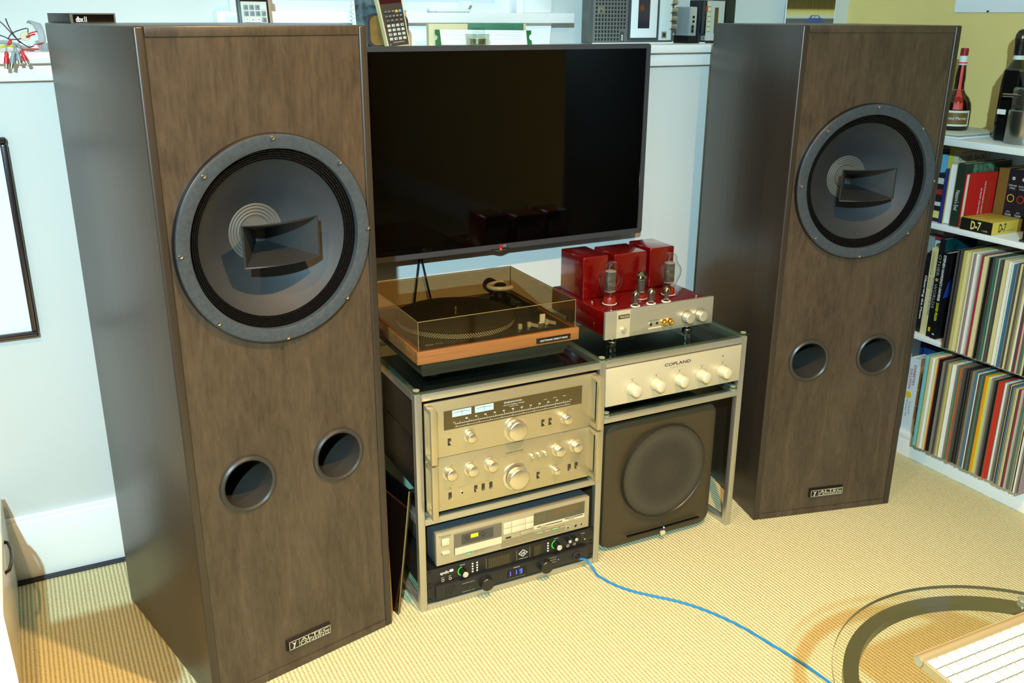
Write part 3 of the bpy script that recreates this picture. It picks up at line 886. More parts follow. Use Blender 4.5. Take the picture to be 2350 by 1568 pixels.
# ---- power conditioner
t = thing('power_conditioner', 'black rack power conditioner with a blue number display, bottom of the rack', 'power unit', RK(0, 0, 0.0258), RA)
B().box(.0186, .4940, 0, .004, 0.0005, .0428, bev=.0005).out('front_panel', SATINB, t, smooth=True)
B().box(.0380, .4720, -.008, .006, .0030, .0410, bev=.003).out('fascia', mat('fascia_black', (30, 30, 30), 0.42), t, smooth=True)
B().box(.0270, .4800, .004, .25, .0004, .0428).out('case', SATINB, t)
for x in (.0245, .487):
    for z in (.006, .038):
        B().box(x - .004, x + .004, -.0006, .0005, z - .002, z + .002, bev=.0009).out('rack_slot', GLOSSB, t)
f = -.0082
ob = B().box(.0640, .0900, f - .0015, f + .002, .0060, .0330, bev=.002).out('power_outlet', mat('outlet_black', (26, 26, 27), 0.35), t, smooth=True)
B().box(.0705, .0718, f - .002, f - .001, .0200, .0260).box(.0815, .0828, f - .002, f - .001, .0200, .0260).cyl(.0767, f - .002, .0130, .0022, .001, 'Y', 12).out('socket_slots', GLOSSB, ob)
for x, z in ((.1720, .0155), (.3415, .0165)):
    B().lathe([(.0175, f), (.0175, f - .016), (.0160, f - .018), (.0, f - .018)], (x, 0, z + .003), 'Y', 40).out('dimmer_knob', mat('knob_gloss', (34, 32, 28), 0.25), t, smooth=True)
box('display', GLOSSB, t, .234, .290, f - .0005, f + .001, .0100, .0320)
LED = mat('blue_led', (40, 60, 255), 0.4, emit=(40, 70, 255), estr=7)
def seg7(x, z, segs, w_=.007, h_=.013):
    e = .0013
    r = {'a': (0, w_, h_ - e, h_), 'g': (0, w_, h_ / 2 - e / 2, h_ / 2 + e / 2), 'd': (0, w_, 0, e), 'f': (0, e, h_ / 2, h_), 'b': (w_ - e, w_, h_ / 2, h_), 'e': (0, e, 0, h_ / 2), 'c': (w_ - e, w_, 0, h_ / 2)}
    m_ = B()
    for s_ in segs:
        q = r[s_]
        m_.box(x + q[0], x + q[1], f - .001, f - .0004, z + q[2], z + q[3])
    m_.out('display_digit', LED, t)
seg7(.2360, .0145, 'bc'); seg7(.2530, .0145, 'bc'); seg7(.2690, .0145, 'abcdfg')
text('FURMAN', .251, .269, .0345, .0372, f - .0003, t, shear=.2)
text('AC LINE VOLTMETER', .235, .285, .0055, .0072, f - .0003, t, mat('grey_print', (150, 146, 132), 0.5))
s_ = B().lathe([(.004, f), (.0035, f - .003), (.0016, f - .003), (.0014, f - .012), (0, f - .0125)], (.1271, 0, .0160), 'Y', 16).out('toggle_switch', mat('switch_steel', (110, 106, 96), 0.25, metal=0.9), t, smooth=True)
for x0, x1, z in ((.108, .142, .0300), (.108, .142, .0060), (.357, .377, .0330), (.357, .377, .0260), (.357, .377, .0190)):
    small_line(t, x0, x1, z, y=f - .0003, h=.0009, m=mat('grey_print', (150, 146, 132), 0.5))
B().cyl(.383, f - .001, .0240, .0013, .001, 'Y', 10).out('status_lamp', LED, t)
B().lathe([(.0135, f), (.0125, f - .003), (.009, f - .004), (.006, f + .006), (0, f + .006)], (.4395, 0, .0200), 'Y', 32).out('lamp_socket', mat('socket_black', (40, 40, 40), 0.22), t, smooth=True)

# ---- valve preamp
t = thing('valve_preamplifier', 'pale gold slim preamplifier with five small knobs and dark name lettering', 'preamplifier', RK(0, 0, 0.4324), RA)
COP = mat('pale_gold_panel', (204, 194, 164), 0.45, metal=0.35)
B().box(.5132, .9425, -.002, .010, .0215, .1242, bev=.0012).out('front_panel', COP, t, smooth=True)
B().box(.5200, .9410, .010, .34, .0225, .1222, bev=.002).out('case', SATINB, t, smooth=True)
for u in (.55, .91):
    for v in (.05, .30):
        B().cyl(u, v, .0, .018, .023).out('foot', RUBBER, t, smooth=True)
KP = mat('pale_knob', (226, 218, 188), 0.4, metal=0.4)
for i, x in enumerate((.5910, .6655, .7392, .8115, .8805)):
    knob(t, x, .0600, .0150, .030, KP, y=-.002, base=False)
    B().lathe([(.0185, 0), (.0190, 0)], (x, -.0026, .0600), 'Y', 40).out('dial_ring', PTXT, t)
    B().cyl(x, -.003, .0835, .0012, .001, 'Y', 10).out('mark_dot', PRINTD, t)
    text(('INPUT', 'BALANCE', 'TAPE', 'VOLUME', 'POWER')[i], x - .008, x + .008, .0870, .0885, -.0028, t, PTXT)
text('COPLAND', .6900, .7735, .1030, .1115, -.0028, t, mat('navy_print', (40, 34, 52), 0.5), bold=.015)
text('PREAMPLIFIER CTA 301', .708, .756, .0965, .0982, -.0028, t, PTXT)
B().cyl(.8798, -.0032, .1031, .0018, .001, 'Y', 14).out('power_lamp', mat('dark_green_lamp', (40, 70, 30), 0.3), t)

# ---- subwoofer
t = thing('subwoofer', 'dark grey subwoofer with a round mesh grille on the floor beneath the rack', 'subwoofer', RK(.538, .030, 0), RA)
SUBM = mat('sub_charcoal', (64, 54, 36), 0.42, spec=0.4)
FW, FH = .366, .385
sh = B()
prof = rrect(0, FW, .012, FH, .030, 8)
def ringp(k, y, bul):
    cx_, cz_ = FW / 2, (FH + .012) / 2
    return [sh.bm.verts.new((cx_ + (a - cx_) * k, y - bul * (1 - ((a - cx_) / (FW / 2)) ** 2), cz_ + (b_ - cz_) * k)) for a, b_ in prof]
rs = [ringp(.955, .36, 0), ringp(1, .34, 0), ringp(1, .012, .004), ringp(.985, .002, .010), ringp(.95, -.002, .012), ringp(.80, -.003, .014)]
for a, b_ in zip(rs, rs[1:]):
    k = len(a)
    for i in range(k):
        sh.bm.faces.new((a[i], a[(i + 1) % k], b_[(i + 1) % k], b_[i]))
sh.bm.faces.new(rs[0]); sh.bm.faces.new(rs[-1])
sh.out('cabinet', SUBM, t, smooth=True, angle=40)
gx, gz, gr = .186, .2200, .1335
B().lathe([(gr + .004, -.012), (gr + .002, -.0195), (gr, -.0165), (gr - .004, -.0155)], (gx, 0, gz), 'Y', 72).out('grille_rim', mat('rim_dark', (40, 38, 30), 0.35), t, smooth=True)
gm, nt, bs = nodes_of('speaker_mesh')
tc = nt.nodes.new('ShaderNodeTexCoord'); vo = nt.nodes.new('ShaderNodeTexVoronoi'); vo.inputs['Scale'].default_value = 260; vo.inputs['Randomness'].default_value = 0.1
rp = nt.nodes.new('ShaderNodeValToRGB'); rp.color_ramp.elements[0].color = S((22, 20, 18)) + (1,); rp.color_ramp.elements[0].position = .25; rp.color_ramp.elements[1].color = S((66, 60, 50)) + (1,); rp.color_ramp.elements[1].position = .55
nt.links.new(tc.outputs['Object'], vo.inputs['Vector']); nt.links.new(vo.outputs['Distance'], rp.inputs['Fac']); nt.links.new(rp.outputs['Color'], bs.inputs['Base Color']); bs.inputs['Roughness'].default_value = .5
B().lathe([(gr - .003, -.0160), (gr * .8, -.0175), (gr * .5, -.0190), (gr * .2, -.0198), (0, -.0200)], (gx, 0, gz), 'Y', 64).out('grille', gm, t, smooth=True)
pts = [(.075 + i * .0243, .0440 + .0006 * ((i - 5) ** 2) / 25) for i in range(11)]
B().prism(pts + [(a, b_ - .0022) for a, b_ in pts[::-1]], -.0185, -.010).out('front_groove', GLOSSB, t)
B().cyl(.1950, -.0195, .0430, .0022, .003, 'Y', 12).out('power_lamp', mat('azure_led', (60, 150, 255), .4, emit=(60, 150, 255), estr=6), t)
bd = box('logo_plate', mat('plate_cream', (206, 196, 150), 0.4), t, .1880, .2010, -.0190, -.010, .0175, .0305, bev=.0006)
text('JBL', .1895, .1995, .0190, .0225, -.0194, bd, PRINTD)
for x in (.04, .326):
    for y in (.05, .31):
        B().cyl(x, y, 0, .014, .016).out('foot', RUBBER, t)

# ------------------------------------------------------------------ turntable
GT = Zt + .0104         # top of the rack glass
t = thing('turntable', 'wooden plinth turntable under a smoked dust cover on the rack', 'turntable', RK(.020, .026, GT), RA)
PW, PD = .4255, .368
p0 = .64 - GT; p1 = .6705 - GT
B().hexa([(.022, .025, .012), (PW - .03, .025, .012), (PW - .03, PD - .02, .012), (.022, PD - .02, .012), (.012, .012, p0), (PW - .012, .012, p0), (PW - .012, PD - .012, p0), (.012, PD - .012, p0)]).out('base_tray', mat('tray_olive_black', (44, 42, 30), 0.5), t)
for u in (.06, PW - .07):
    for v in (.06, PD - .06):
        B().cyl(u, v, 0, .016, .014).out('foot', RUBBER, t)
B().box(0, PW, 0, .014, p0, p1, bev=.0012).box(0, PW, PD - .014, PD, p0, p1, bev=.0012).box(0, .014, .013, PD - .013, p0, p1, bev=.0012).box(PW - .014, PW, .013, PD - .013, p0, p1, bev=.0012).out('plinth', 'teak', t, smooth=True)
dk = B().box(.013, PW - .013, .013, PD - .013, p0 + .004, p1 - .001).box(.026, PW - .03, .024, PD - .03, p1 - .001, p1 + .002, bev=.001).out('deck_plate', mat('deck_black', (26, 27, 27), 0.3), t, smooth=True)
pl = .172, .176
ph = p1 + .002
rm, nt, bs = nodes_of('strobe_rim')
bs.inputs['Base Color'].default_value = S((52, 50, 44)) + (1,); bs.inputs['Metallic'].default_value = .6; bs.inputs['Roughness'].default_value = .4
pt = B().lathe([(.140, 0), (.1445, .001), (.1485, .0155), (.1485, .0175), (.1460, .0185), (.1455, .0178)], (pl[0], pl[1], ph), seg=96).out('platter', rm, t, smooth=True)
dots = B()
for k in range(4):
    n = 150
    for i in range(n):
        a = 2 * PI * (i + .5 * (k % 2)) / n
        z = .0030 + k * .0032
        r = .1448 + .0037 * (z / .0155) + .0003
        c, s_ = math.cos(a), math.sin(a)
        ux, uy = -s_, c
        w_, h_ = .0017, .0013
        dots.quad(*[(pl[0] + r * c + ux * w_ * q, pl[1] + r * s_ + uy * w_ * q, ph + z + h_ * e) for q, e in ((-1, 0), (0, -1), (1, 0), (0, 1))])
d_ = dots.out('strobe_dots', mat('dot_silver', (240, 238, 222), 0.3), pt)
d_['kind'] = 'stuff'
B().lathe([(.145, .0178), (.140, .0195), (.05, .0195), (.048, .0185), (0, .0185)], (pl[0], pl[1], ph), seg=72).out('rubber_mat', mat('mat_black', (30, 29, 24), 0.55), t, smooth=True)
B().lathe([(.0036, .018), (.0036, .034), (.0018, .037), (0, .037)], (pl[0], pl[1], ph), seg=16).out('spindle', CHROME, t, smooth=True)
# tonearm
ax, ay = .352, .292
ta = B().lathe([(.030, 0), (.030, .006), (.020, .010), (.018, .022), (0, .022)], (ax, ay, ph), seg=32).out('tonearm_base', mat('arm_black', (18, 18, 18), 0.3), t, smooth=True)
zz = ph + .030
cpts = [(ax + .004 + .036 * math.cos(math.radians(q)), ay + .030 * math.sin(math.radians(q)), zz + .008) for q in range(60, 301, 20)]
B().tube(cpts, .0060, 8).out('gimbal', mat('gimbal_white', (214, 212, 200), 0.35), t, smooth=True)
B().lathe([(.010, -.012), (.016, -.008), (.016, .012), (.009, .016), (0, .016)], (ax, ay, zz), seg=24).out('pivot', mat('arm_black', (18, 18, 18), 0.3), t, smooth=True)
B().lathe([(.019, 0), (.0195, .012), (.019, .024), (.012, .026), (0, .026)], (ax - .008, ay + .028, zz), 'Y', 24).out('counterweight', mat('weight_grey', (60, 58, 52), 0.3, metal=.6), t, smooth=True)
hx, hy = .358, .070
B().tube([(ax, ay, zz), ((ax + hx) / 2, (ay + hy) / 2, zz - .002), (hx, hy + .03, zz - .008)], .0036, 10).out('arm_tube', mat('arm_tube', (74, 70, 60), 0.25, metal=.9), t, smooth=True)
hs = B().box(hx - .008, hx + .008, hy - .004, hy + .032, zz - .016, zz - .006, bev=.001).out('headshell', mat('arm_black', (18, 18, 18), 0.3), t, smooth=True)
B().box(hx - .0075, hx + .0065, hy - .007, hy - .004, zz - .026, zz - .007).box(hx - .0105, hx + .0095, hy - .008, hy - .004, zz - .032, zz - .027).out('cartridge', PAPERW, hs)
B().lathe([(.020, 0), (.020, .004), (.015, .006), (0, .006)], (.372, .222, ph), seg=28).out('antiskate_dial', mat('dial_steel', (120, 116, 100), 0.25, metal=.9), t, smooth=True)
B().box(.362, .374, .120, .150, ph, ph + .026, bev=.002).out('arm_rest', mat('arm_black', (18, 18, 18), 0.3), t, smooth=True)
al = mat('lever_aluminium', (206, 204, 192), 0.3, metal=.4)
B().cyl(.286, .046, ph, .0055, .013, bev=.001).out('speed_knob', al, t, smooth=True)
for x, y in ((.313, .050), (.362, .050)):
    lv = B().cyl(x, y, ph, .0055, .013, bev=.001).out('control_knob', al, t, smooth=True)
    B().hexa([(x, y - .003, ph + .004), (x + .0035, y + .002, ph + .004), (x + .0155, y - .020, ph + .004), (x + .012, y - .024, ph + .004), (x, y - .003, ph + .011), (x + .0035, y + .002, ph + .011), (x + .0155, y - .020, ph + .011), (x + .012, y - .024, ph + .011)]).out('lever', al, lv)
text('Dual', .035, .052, .030, .037, ph + .0006, t, face='top'); text('CS 701', .058, .078, .031, .036, ph + .0006, t, face='top')
# dust cover: four walls and a lid, 3 mm acrylic
c0, c1 = p1 + .0005, .742 - GT
X0, X1, Y0, Y1, e = .006, .417, .006, .360, .003
cv = B()
cv.box(X0, X1, Y0, Y0 + e, c0, c1 - e).box(X0, X1, Y1 - e, Y1, c0, c1 - e).box(X0, X0 + e, Y0 + e, Y1 - e, c0, c1 - e).box(X1 - e, X1, Y0 + e, Y1 - e, c0, c1 - e)
cvo = cv.out('dust_cover', SMOKE, t, label='smoked brown acrylic dust cover')
box('cover_lid', SMOKE, cvo, X0, X1, Y0, Y1, c1 - e, c1)
ed = B()
for a, b_ in (((X0, Y0), (X1, Y0)), ((X1, Y0), (X1, Y1)), ((X1, Y1), (X0, Y1)), ((X0, Y1), (X0, Y0))):
    ed.tube([(a[0], a[1], c1 - .001), (b_[0], b_[1], c1 - .001)], .0011, 6)
for a in ((X0, Y0), (X1, Y0), (X1, Y1), (X0, Y1)):
    ed.tube([(a[0], a[1], c0), (a[0], a[1], c1 - .001)], .0009, 6)
ed.out('cover_edge', mat('acrylic_edge', (108, 98, 58), 0.2), cvo, smooth=True)
bdg = box('nameplate', mat('plate_black', (18, 17, 16), 0.35), t, .3065, .4010, -.0015, .001, .6448 - GT, .6585 - GT, bev=.0005)
text('ELECTRONIC DIRECT DRIVE', .317, .392, .6495 - GT, .6535 - GT, -.0018, bdg, PRINTW)
# little screw-top tin beside it
t = thing('lens_cleaner_tin', 'small steel tin with a black lid standing beside the turntable', 'tin', RK(.0105, .315, GT))
B().cyl(0, 0, 0, .0125, .030, bev=.001).out('can', mat('tin_steel', (150, 160, 172), 0.2, metal=.9), t, smooth=True)
B().cyl(0, 0, .030, .0132, .017, bev=.002).out('lid', BLACK, t, smooth=True)

# ------------------------------------------------------------------ red valve amplifier
t = thing('valve_amplifier', 'glossy red valve amplifier with glass valves and a silver front on the rack', 'amplifier', RK(.537, .050, GT), RA)
zc0, zc1 = .614 - GT, .688 - GT
AW = .340
B().box(0, AW, 0, .009, zc0, zc1, bev=.0015).out('front_panel', mat('amp_silver', (188, 184, 166), 0.38, metal=.7), t, smooth=True)
B().box(.034, .074, -.0008, .001, zc0 + .0005, zc1 - .0005).out('name_strip', mat('amp_light_silver', (214, 206, 176), 0.38, metal=.5), t)
B().box(.006, AW - .006, .009, .290, zc0 + .003, zc1 - .006, bev=.004).out('chassis', RED, t, smooth=True)
zt = zc1 - .006
for x0, x1, y0, y1, h in ((.0165, .094, .142, .262, .795), (.125, .2310, .160, .268, .788), (.2400, .3200, .160, .268, .793)):
    B().box(x0, x1, y0, y1, zt, h - GT, bev=.004, seg=3).out('transformer_cover', RED, t, smooth=True)
for x in (.036, .2735):
    for y in (.022, .24):
        B().lathe([(.011, 0), (.013, .004), (.013, .014), (.006, .017), (.006, zc0 + .004)], (x, y, 0), seg=20, caps=True).out('foot', CHROME, t, smooth=True)
def valve(x, y, rings, plate, base, n, sock):
    v = B().lathe(rings, (x, y, zt), seg=32).out('valve', BULB, t, smooth=True, label='clear glass valve with a grey plate inside')
    B().box(x - plate[0], x + plate[0], y - plate[0] * .55, y + plate[0] * .55, zt + plate[1], zt + plate[2], bev=.0015).out('valve_plate', mat('plate_grey', (92, 90, 84), 0.35, metal=.5), v, smooth=True)
    for zz_ in (plate[1] - .002, plate[2] + .001):
        B().cyl(x, y, zt + zz_, plate[0] * 1.12, .0012, seg=20).out('mica_disc', mat('mica', (140, 136, 124), 0.4), v)
    if base:
        B().lathe(base, (x, y, zt), seg=28, caps=True).out('valve_base', mat('valve_brown', (120, 26, 10), 0.35), v, smooth=True)
    B().lathe([(sock, 0), (sock, .0022), (sock * .7, .0026)], (x, y, zt), seg=32).out('valve_socket', mat('ceramic_white', (230, 224, 206), 0.4), v, smooth=True)
    if n > sock:
        B().lathe([(n, .0005), (n, .001), (sock, .0012)], (x, y, zt), seg=32).out('socket_ring', mat('ring_dark', (50, 10, 10), 0.3), v, smooth=True)
    for q in range(4):
        a = q * PI / 2 + .6
        B().tube([(x + plate[0] * .8 * math.cos(a), y + plate[0] * .5 * math.sin(a), zt + plate[2] - .002), (x + plate[0] * .5 * math.cos(a), y + plate[0] * .4 * math.sin(a), zt + plate[2] + .008)], .0006, 5).out('support_wire', CHROME, v)
    return v
b3 = [(.014, .012), (.016, .020), (.023, .040), (.0300, .056), (.0318, .068), (.0290, .078), (.0215, .088), (.0185, .095), (.0180, .103), (.0150, .1105), (.008, .1145), (0, .1155)]
for x, y in ((.0625, .0810), (.2530, .0860)):
    valve(x, y, b3, (.0125, .036, .086), [(.0175, .002), (.0165, .016), (.015, .020)], .027, .0190)
valve(.1640, .0870, [(.0145, .010), (.0160, .020), (.0160, .058), (.0140, .066), (.006, .0725), (0, .0735)], (.0085, .020, .050), [(.0165, .002), (.0165, .012)], .020, .0172)
for x in (.1110, .1600, .2085):
    v = valve(x, .0330, [(.0100, .002), (.0108, .006), (.0108, .032), (.0085, .038), (.003, .042), (.0016, .046), (0, .048)], (.0056, .009, .027), None, 0, .0125)
for x, y, rr, z0, z1 in ((.1640, .0870, .0163, .058, .074), (.1110, .0330, .0110, .031, .043), (.1600, .0330, .0110, .031, .043), (.2085, .0330, .0110, .031, .043)):
    B().lathe([(rr, z0), (rr * .92, z0 + (z1 - z0) * .45), (rr * .45, z0 + (z1 - z0) * .9), (0, z1)], (x, y, zt), seg=24).out('getter_cap', mat('getter_mirror', (176, 164, 132), 0.12, metal=1.0), t, smooth=True)
for x, y in ((.0230, .104), (.0285, .020), (.3060, .032)):
    B().lathe([(.0045, 0), (.0045, .003), (.0038, .0045), (.0030, .0035), (.0030, .006), (0, .0075)], (x, y, zt), seg=12).out('cap_bolt', CHROME, t, smooth=True)
kz = .6405 - GT
for i, x in enumerate((.2545, .2965)):
    kk = knob(t, x, kz + .0015, .0150, .020, mat('amp_knob', (204, 198, 178), 0.36, metal=.7), base=False)
    B().lathe([(.0165, -.0006), (.0175, -.0006)], (x, 0, kz + .0015), 'Y', 40).out('dial_ring', PRINTD, t)
B().lathe([(.0070, 0), (.0070, -.006), (.0055, -.0085), (0, -.009)], (.0535, 0, .636 - GT), 'Y', 28).out('power_button', mat('amp_knob', (204, 198, 178), 0.36, metal=.7), t, smooth=True)
nb = B().box(.0380, .0715, -.0016, .0, .6655 - GT, .6765 - GT, bev=.0006).out('name_badge', mat('badge_dark', (70, 60, 46), 0.4, metal=.4), t, smooth=True)
text('TRIODE', .0410, .0690, .6680 - GT, .6740 - GT, -.0020, nb, mat('badge_light', (206, 196, 160), 0.4))
jack(t, .1385, .6380 - GT, .0055); B().cyl(.1585, -.0015, .6385 - GT, .0035, .002, 'Y', 16).out('bias_hole', mat('hole_red', (50, 12, 10), 0.4), t)
for x in (.1800, .1985):
    B().lathe([(.0095, 0), (.0095, -.004), (.0065, -.005), (.0065, -.012), (.003, -.012), (0, -.008)], (x, 0, .6380 - GT), 'Y', 24).out('input_socket', GOLD, t, smooth=True)
for x0, x1, z in ((.132, .2080, .6275), (.132, .1725, .6255)):
    small_line(t, x0, x1, z - GT, m=mat('pale_line', (226, 208, 150), 0.4), h=.0012)
small_line(t, .132, .172, .6475 - GT)
text('STEREO INTEGRATED AMPLIFIER', .080, .131, .6225 - GT, .6242 - GT, -.0006, t, PTXT); text('MONITOR', .108, .131, .6285 - GT, .6302 - GT, -.0006, t, PTXT)
text('VOLUME', .248, .262, .6615 - GT, .6632 - GT, -.0006, t, PTXT); text('INPUT SELECTOR', .284, .310, .6625 - GT, .6642 - GT, -.0006, t, PTXT); text('POWER', .048, .059, .6525 - GT, .6542 - GT, -.0006, t, PTXT)
B().lathe([(.006, -.0006), (.0035, -.001), (0, -.001)], (.0060, .060, .640 - GT), 'X', 20).out('side_screw', GOLD, t, smooth=True)

# ------------------------------------------------------------------ boards between speaker and rack, cable on the floor
def slab(name, label, cat, P, th, m, edge=None):
    "four floor/top points -> thin board"
    t_ = thing(name, label, cat, P[0])
    a, b_, c, d = [Vector(p) - Vector(P[0]) for p in P]
    n = (b_ - a).cross(d - a).normalized() * th
    B().hexa([a, b_, c, d, a + n, b_ + n, c + n, d + n]).out('board', m, t_)
    return t_
t = slab('black_board', 'flat black panel propped upright between loudspeaker and rack', 'board', [(0.1085, -0.590, 0.0), (0.0300, -0.22, 0.0), (0.082, -0.22, 0.36), (0.146, -0.600, 0.335)], 0.006, GLOSSB)
B().tube([(0.0015, -.002, 0), (.0375, -.010, .335)], .0015, 6).out('edge_strip', mat('worn_edge', (120, 112, 70), 0.4), t)
slab('wood_offcut', 'thin pale wooden strip standing against the walnut loudspeaker', 'board', [(0.0985, -0.572, 0.0), (0.018, -0.215, 0.0), (0.014, -0.215, 0.262), (0.0935, -0.572, 0.262)], 0.005, mat('pale_ply', (206, 158, 84), 0.6))
cpts = [(0.608, -0.626, 0.0330), (0.618, -0.6255, 0.0310), (0.628, -0.630, 0.0260), (0.636, -0.640, 0.0150), (0.637, -0.660, 0.0060), (0.637, -0.68, .0035), (0.651, -0.729, .0032), (0.673, -0.77, .0032), (0.703, -0.808, .0032), (0.75, -0.861, .0032), (0.783, -0.911, .0032), (0.809, -0.967, .0032), (0.829, -1.028, .0032), (0.842, -1.094, .0032), (0.854, -1.157, .0032), (0.863, -1.22, .0032), (0.866, -1.29, .0032), (0.86, -1.40, .0032), (0.83, -1.55, .0032)]
def smooth_path(p, n=4):
    p = [Vector(q) for q in p]
    out = []
    for i in range(len(p) - 1):
        a, b_, c, d = p[max(i - 1, 0)], p[i], p[i + 1], p[min(i + 2, len(p) - 1)]
        for k in range(n):
            f_ = k / n
            out.append(0.5 * ((2 * b_) + (c - a) * f_ + (2 * a - 5 * b_ + 4 * c - d) * f_ ** 2 + (3 * b_ - a - 3 * c + d) * f_ ** 3))
    out.append(p[-1])
    return out
tag(B().tube(smooth_path(cpts), .0032, 10).out('network_cable', mat('blue_cable', (32, 128, 190), 0.35), smooth=True), 'blue network cable curving across the carpet from the rack', 'cable')
for i, (y, r, x1) in enumerate(((-0.0215, .0045, 1.2), (-0.030, .0038, -0.20))):
    o = B().tube([(-2.0, y, r), (-0.9, y - .002 * i, r), (-0.65, y + .001, r), (-0.45, y - .002, r), (-0.25, y, r), (x1, y, r)], r, 8).out('speaker_cable', mat('cable_black', (22, 22, 34), 0.4), smooth=True)
    tag(o, ('thick black cable lying along the foot of the skirting board', 'thinner black cable lying on the carpet next to the skirting cable')[i], 'cable')

# ------------------------------------------------------------------ picture frame at the edge, desk, drawer cabinet, monitor
t = thing('picture_frame', 'white print in a slim dark metal frame on the pale wall', 'picture', (-0.570, 0.0, 0.6535))
FM = mat('pewter_frame', (84, 80, 84), 0.22, metal=.85)
F0, FHT, fw = -.42, .4745, .014
for a in ((F0, 0, 0, fw), (F0, 0, FHT - fw, FHT), (-fw, 0, fw, FHT - fw), (F0, F0 + fw, fw, FHT - fw)):
    B().box(a[0], a[1], -.022, -.002, a[2], a[3], bev=.004, seg=3).out('frame_bar', FM, t, smooth=True)
box('print', PAPERW, t, F0 + .010, -.010, -.010, -.004, .010, FHT - .010)

t = thing('drawer_cabinet', 'low white drawer cabinet against the wall below the picture', 'cabinet', (-0.714, -0.030, 0))
CW = mat('cabinet_white', (226, 222, 204), 0.3)
B().box(-.42, -.018, -1.08, 0, .0, .262, bev=.002).out('carcass', CW, t, smooth=True)
for y0, y1 in ((-.53, -.006), (-1.074, -.536)):
    dr = box('drawer', CW, t, -.018, 0, y0, y1, .012, .258, bev=.002)
    ym = -.243 if y0 > -.6 else -.80
    B().tube([(.0, ym - .072, .222), (.008, ym - .064, .222), (.013, ym - .03, .222), (.014, ym, .222), (.013, ym + .03, .222), (.008, ym + .064, .222), (.0, ym + .072, .222)], .0042, 8).out('pull_handle', mat('handle_bronze', (82, 70, 64), 0.3, metal=.8), dr, smooth=True)

t = thing('white_cupboard', 'narrow white cupboard standing in front of the low drawer cabinet', 'cupboard', (-0.650, -1.434, 0))
B().hexa([(.009, 0, .672), (-1.2, 0, .672), (-1.2, .224, .672), (-.012, .224, .672), (.009, 0, .700), (-1.2, 0, .700), (-1.2, .224, .700), (-.012, .224, .700)]).out('table_top', MATS['desk_white'], t)
B().box(-1.18, -.022, .012, .214, 0.03, .672, bev=.002).out('carcass', MATS['desk_white'], t, smooth=True)
box('plinth', BLACK, t, -1.16, -.045, .03, .20, 0, .03)
for k in range(2):
    dr = box('door', MATS['desk_white'], t, -1.17 + k * .575, -.60 + k * .575, -.004, .012, .04, .665, bev=.002)
    B().cyl(-.64 + k * .08, -.02, .5, .008, .016, 'Y', 16).out('knob', KNOBM, dr, smooth=True)

# ------------------------------------------------------------------ round glass side table and keyboard
TC, TR_, TZ = (0.5975, -1.8577), 0.2853, 0.50
t = thing('glass_side_table', 'round glass side table on a bent dark metal frame', 'table', (TC[0], TC[1], 0))
B().lathe([(0, TZ - .008), (TR_ - .001, TZ - .008), (TR_, TZ - .007), (TR_, TZ - .001), (TR_ - .001, TZ), (0, TZ)], seg=96).out('glass_top', TABLEGL, t, smooth=True)
B().lathe([(TR_ + .0002, TZ - .007), (TR_ + .0006, TZ - .004), (TR_ + .0002, TZ - .001)], seg=96).out('glass_edge', mat('edge_bronze', (92, 80, 58), 0.2), t, smooth=True)
FRM = mat('frame_gunmetal', (104, 100, 74), 0.3, metal=.7)
B().lathe([(TR_ - .016, TZ - .0105), (TR_ - .038, TZ - .0105), (TR_ - .038, TZ - .024), (TR_ - .016, TZ - .024), (TR_ - .016, TZ - .0105)], seg=96).out('ring_frame', FRM, t, smooth=True)
for a in (166, 42, 286):
    q = math.radians(a)
    x, y = (TR_ - .027) * math.cos(q), (TR_ - .027) * math.sin(q)
    B().cyl(x, y, TZ - .011, .0085, .003, seg=20).cyl(x, y, TZ - .001, .0085, .004, seg=20, bev=.001).out('fixing_disc', mat('disc_steel', (206, 210, 212), 0.15, metal=.9), t, smooth=True)
for a in (20, 140, 262):
    q = math.radians(a)
    x, y = (TR_ - .030) * math.cos(q), (TR_ - .030) * math.sin(q)
    lg = B().box(x - .012, x + .012, y - .005, y + .005, 0.0, TZ - .012, bev=.002).out('leg', mat('leg_bronze', (128, 92, 34), 0.35, metal=.6), t, smooth=True)
    B().cyl(x, y - .0075, TZ - .045, .006, .003, 'Y', 14).out('leg_bolt', CHROME, lg, smooth=True)

t = thing('computer_keyboard', 'slim aluminium keyboard with white keys lying on the round glass table', 'keyboard', (0.4955, -1.8420, TZ + .0004), math.radians(-1.5))
AL = mat('keyboard_aluminium', (196, 180, 140), 0.4, metal=.6)
KW, KD = .282, .130
B().hexa([(0, 0, 0), (KW, 0, 0), (KW, KD - .016, 0), (0, KD - .016, 0), (0, 0, .004), (KW, 0, .004), (KW, KD, .015), (0, KD, .015)]).out('base_plate', AL, t)
B().cyl(0, KD - .009, .0090, .0090, KW, 'X', 24).out('battery_tube', AL, t, smooth=True)
B().cyl(-.0008, KD - .009, .0090, .0075, .001, 'X', 24).out('tube_end_cap', mat('end_cap_grey', (178, 174, 150), 0.3, metal=.5), t)
keyme = None
KEYM = mat('key_white', (206, 206, 204), 0.4)
for r_ in range(6):
    for c_ in range(14):
        x0 = .0035 + c_ * .0197
        y0 = .0045 + r_ * .0180
        if keyme is None:
            bb = B().box(0, .0178, 0, .0160, 0, .0032, bev=.0012)
            bb.bm.verts.ensure_lookup_table()
            me = bpy.data.meshes.new('key')
            bmesh.ops.recalc_face_normals(bb.bm, faces=bb.bm.faces)
            bb.bm.to_mesh(me); bb.bm.free()
            k = link('key', me, KEYM, t, smooth=True)
            keyme = k.data
        else:
            k = bpy.data.objects.new('key', keyme)
            COL.objects.link(k); k.parent = t
        k.location = (x0, y0, .0042 + .011 * y0 / KD)
        k.rotation_euler = (math.atan(.011 / KD), 0, 0)

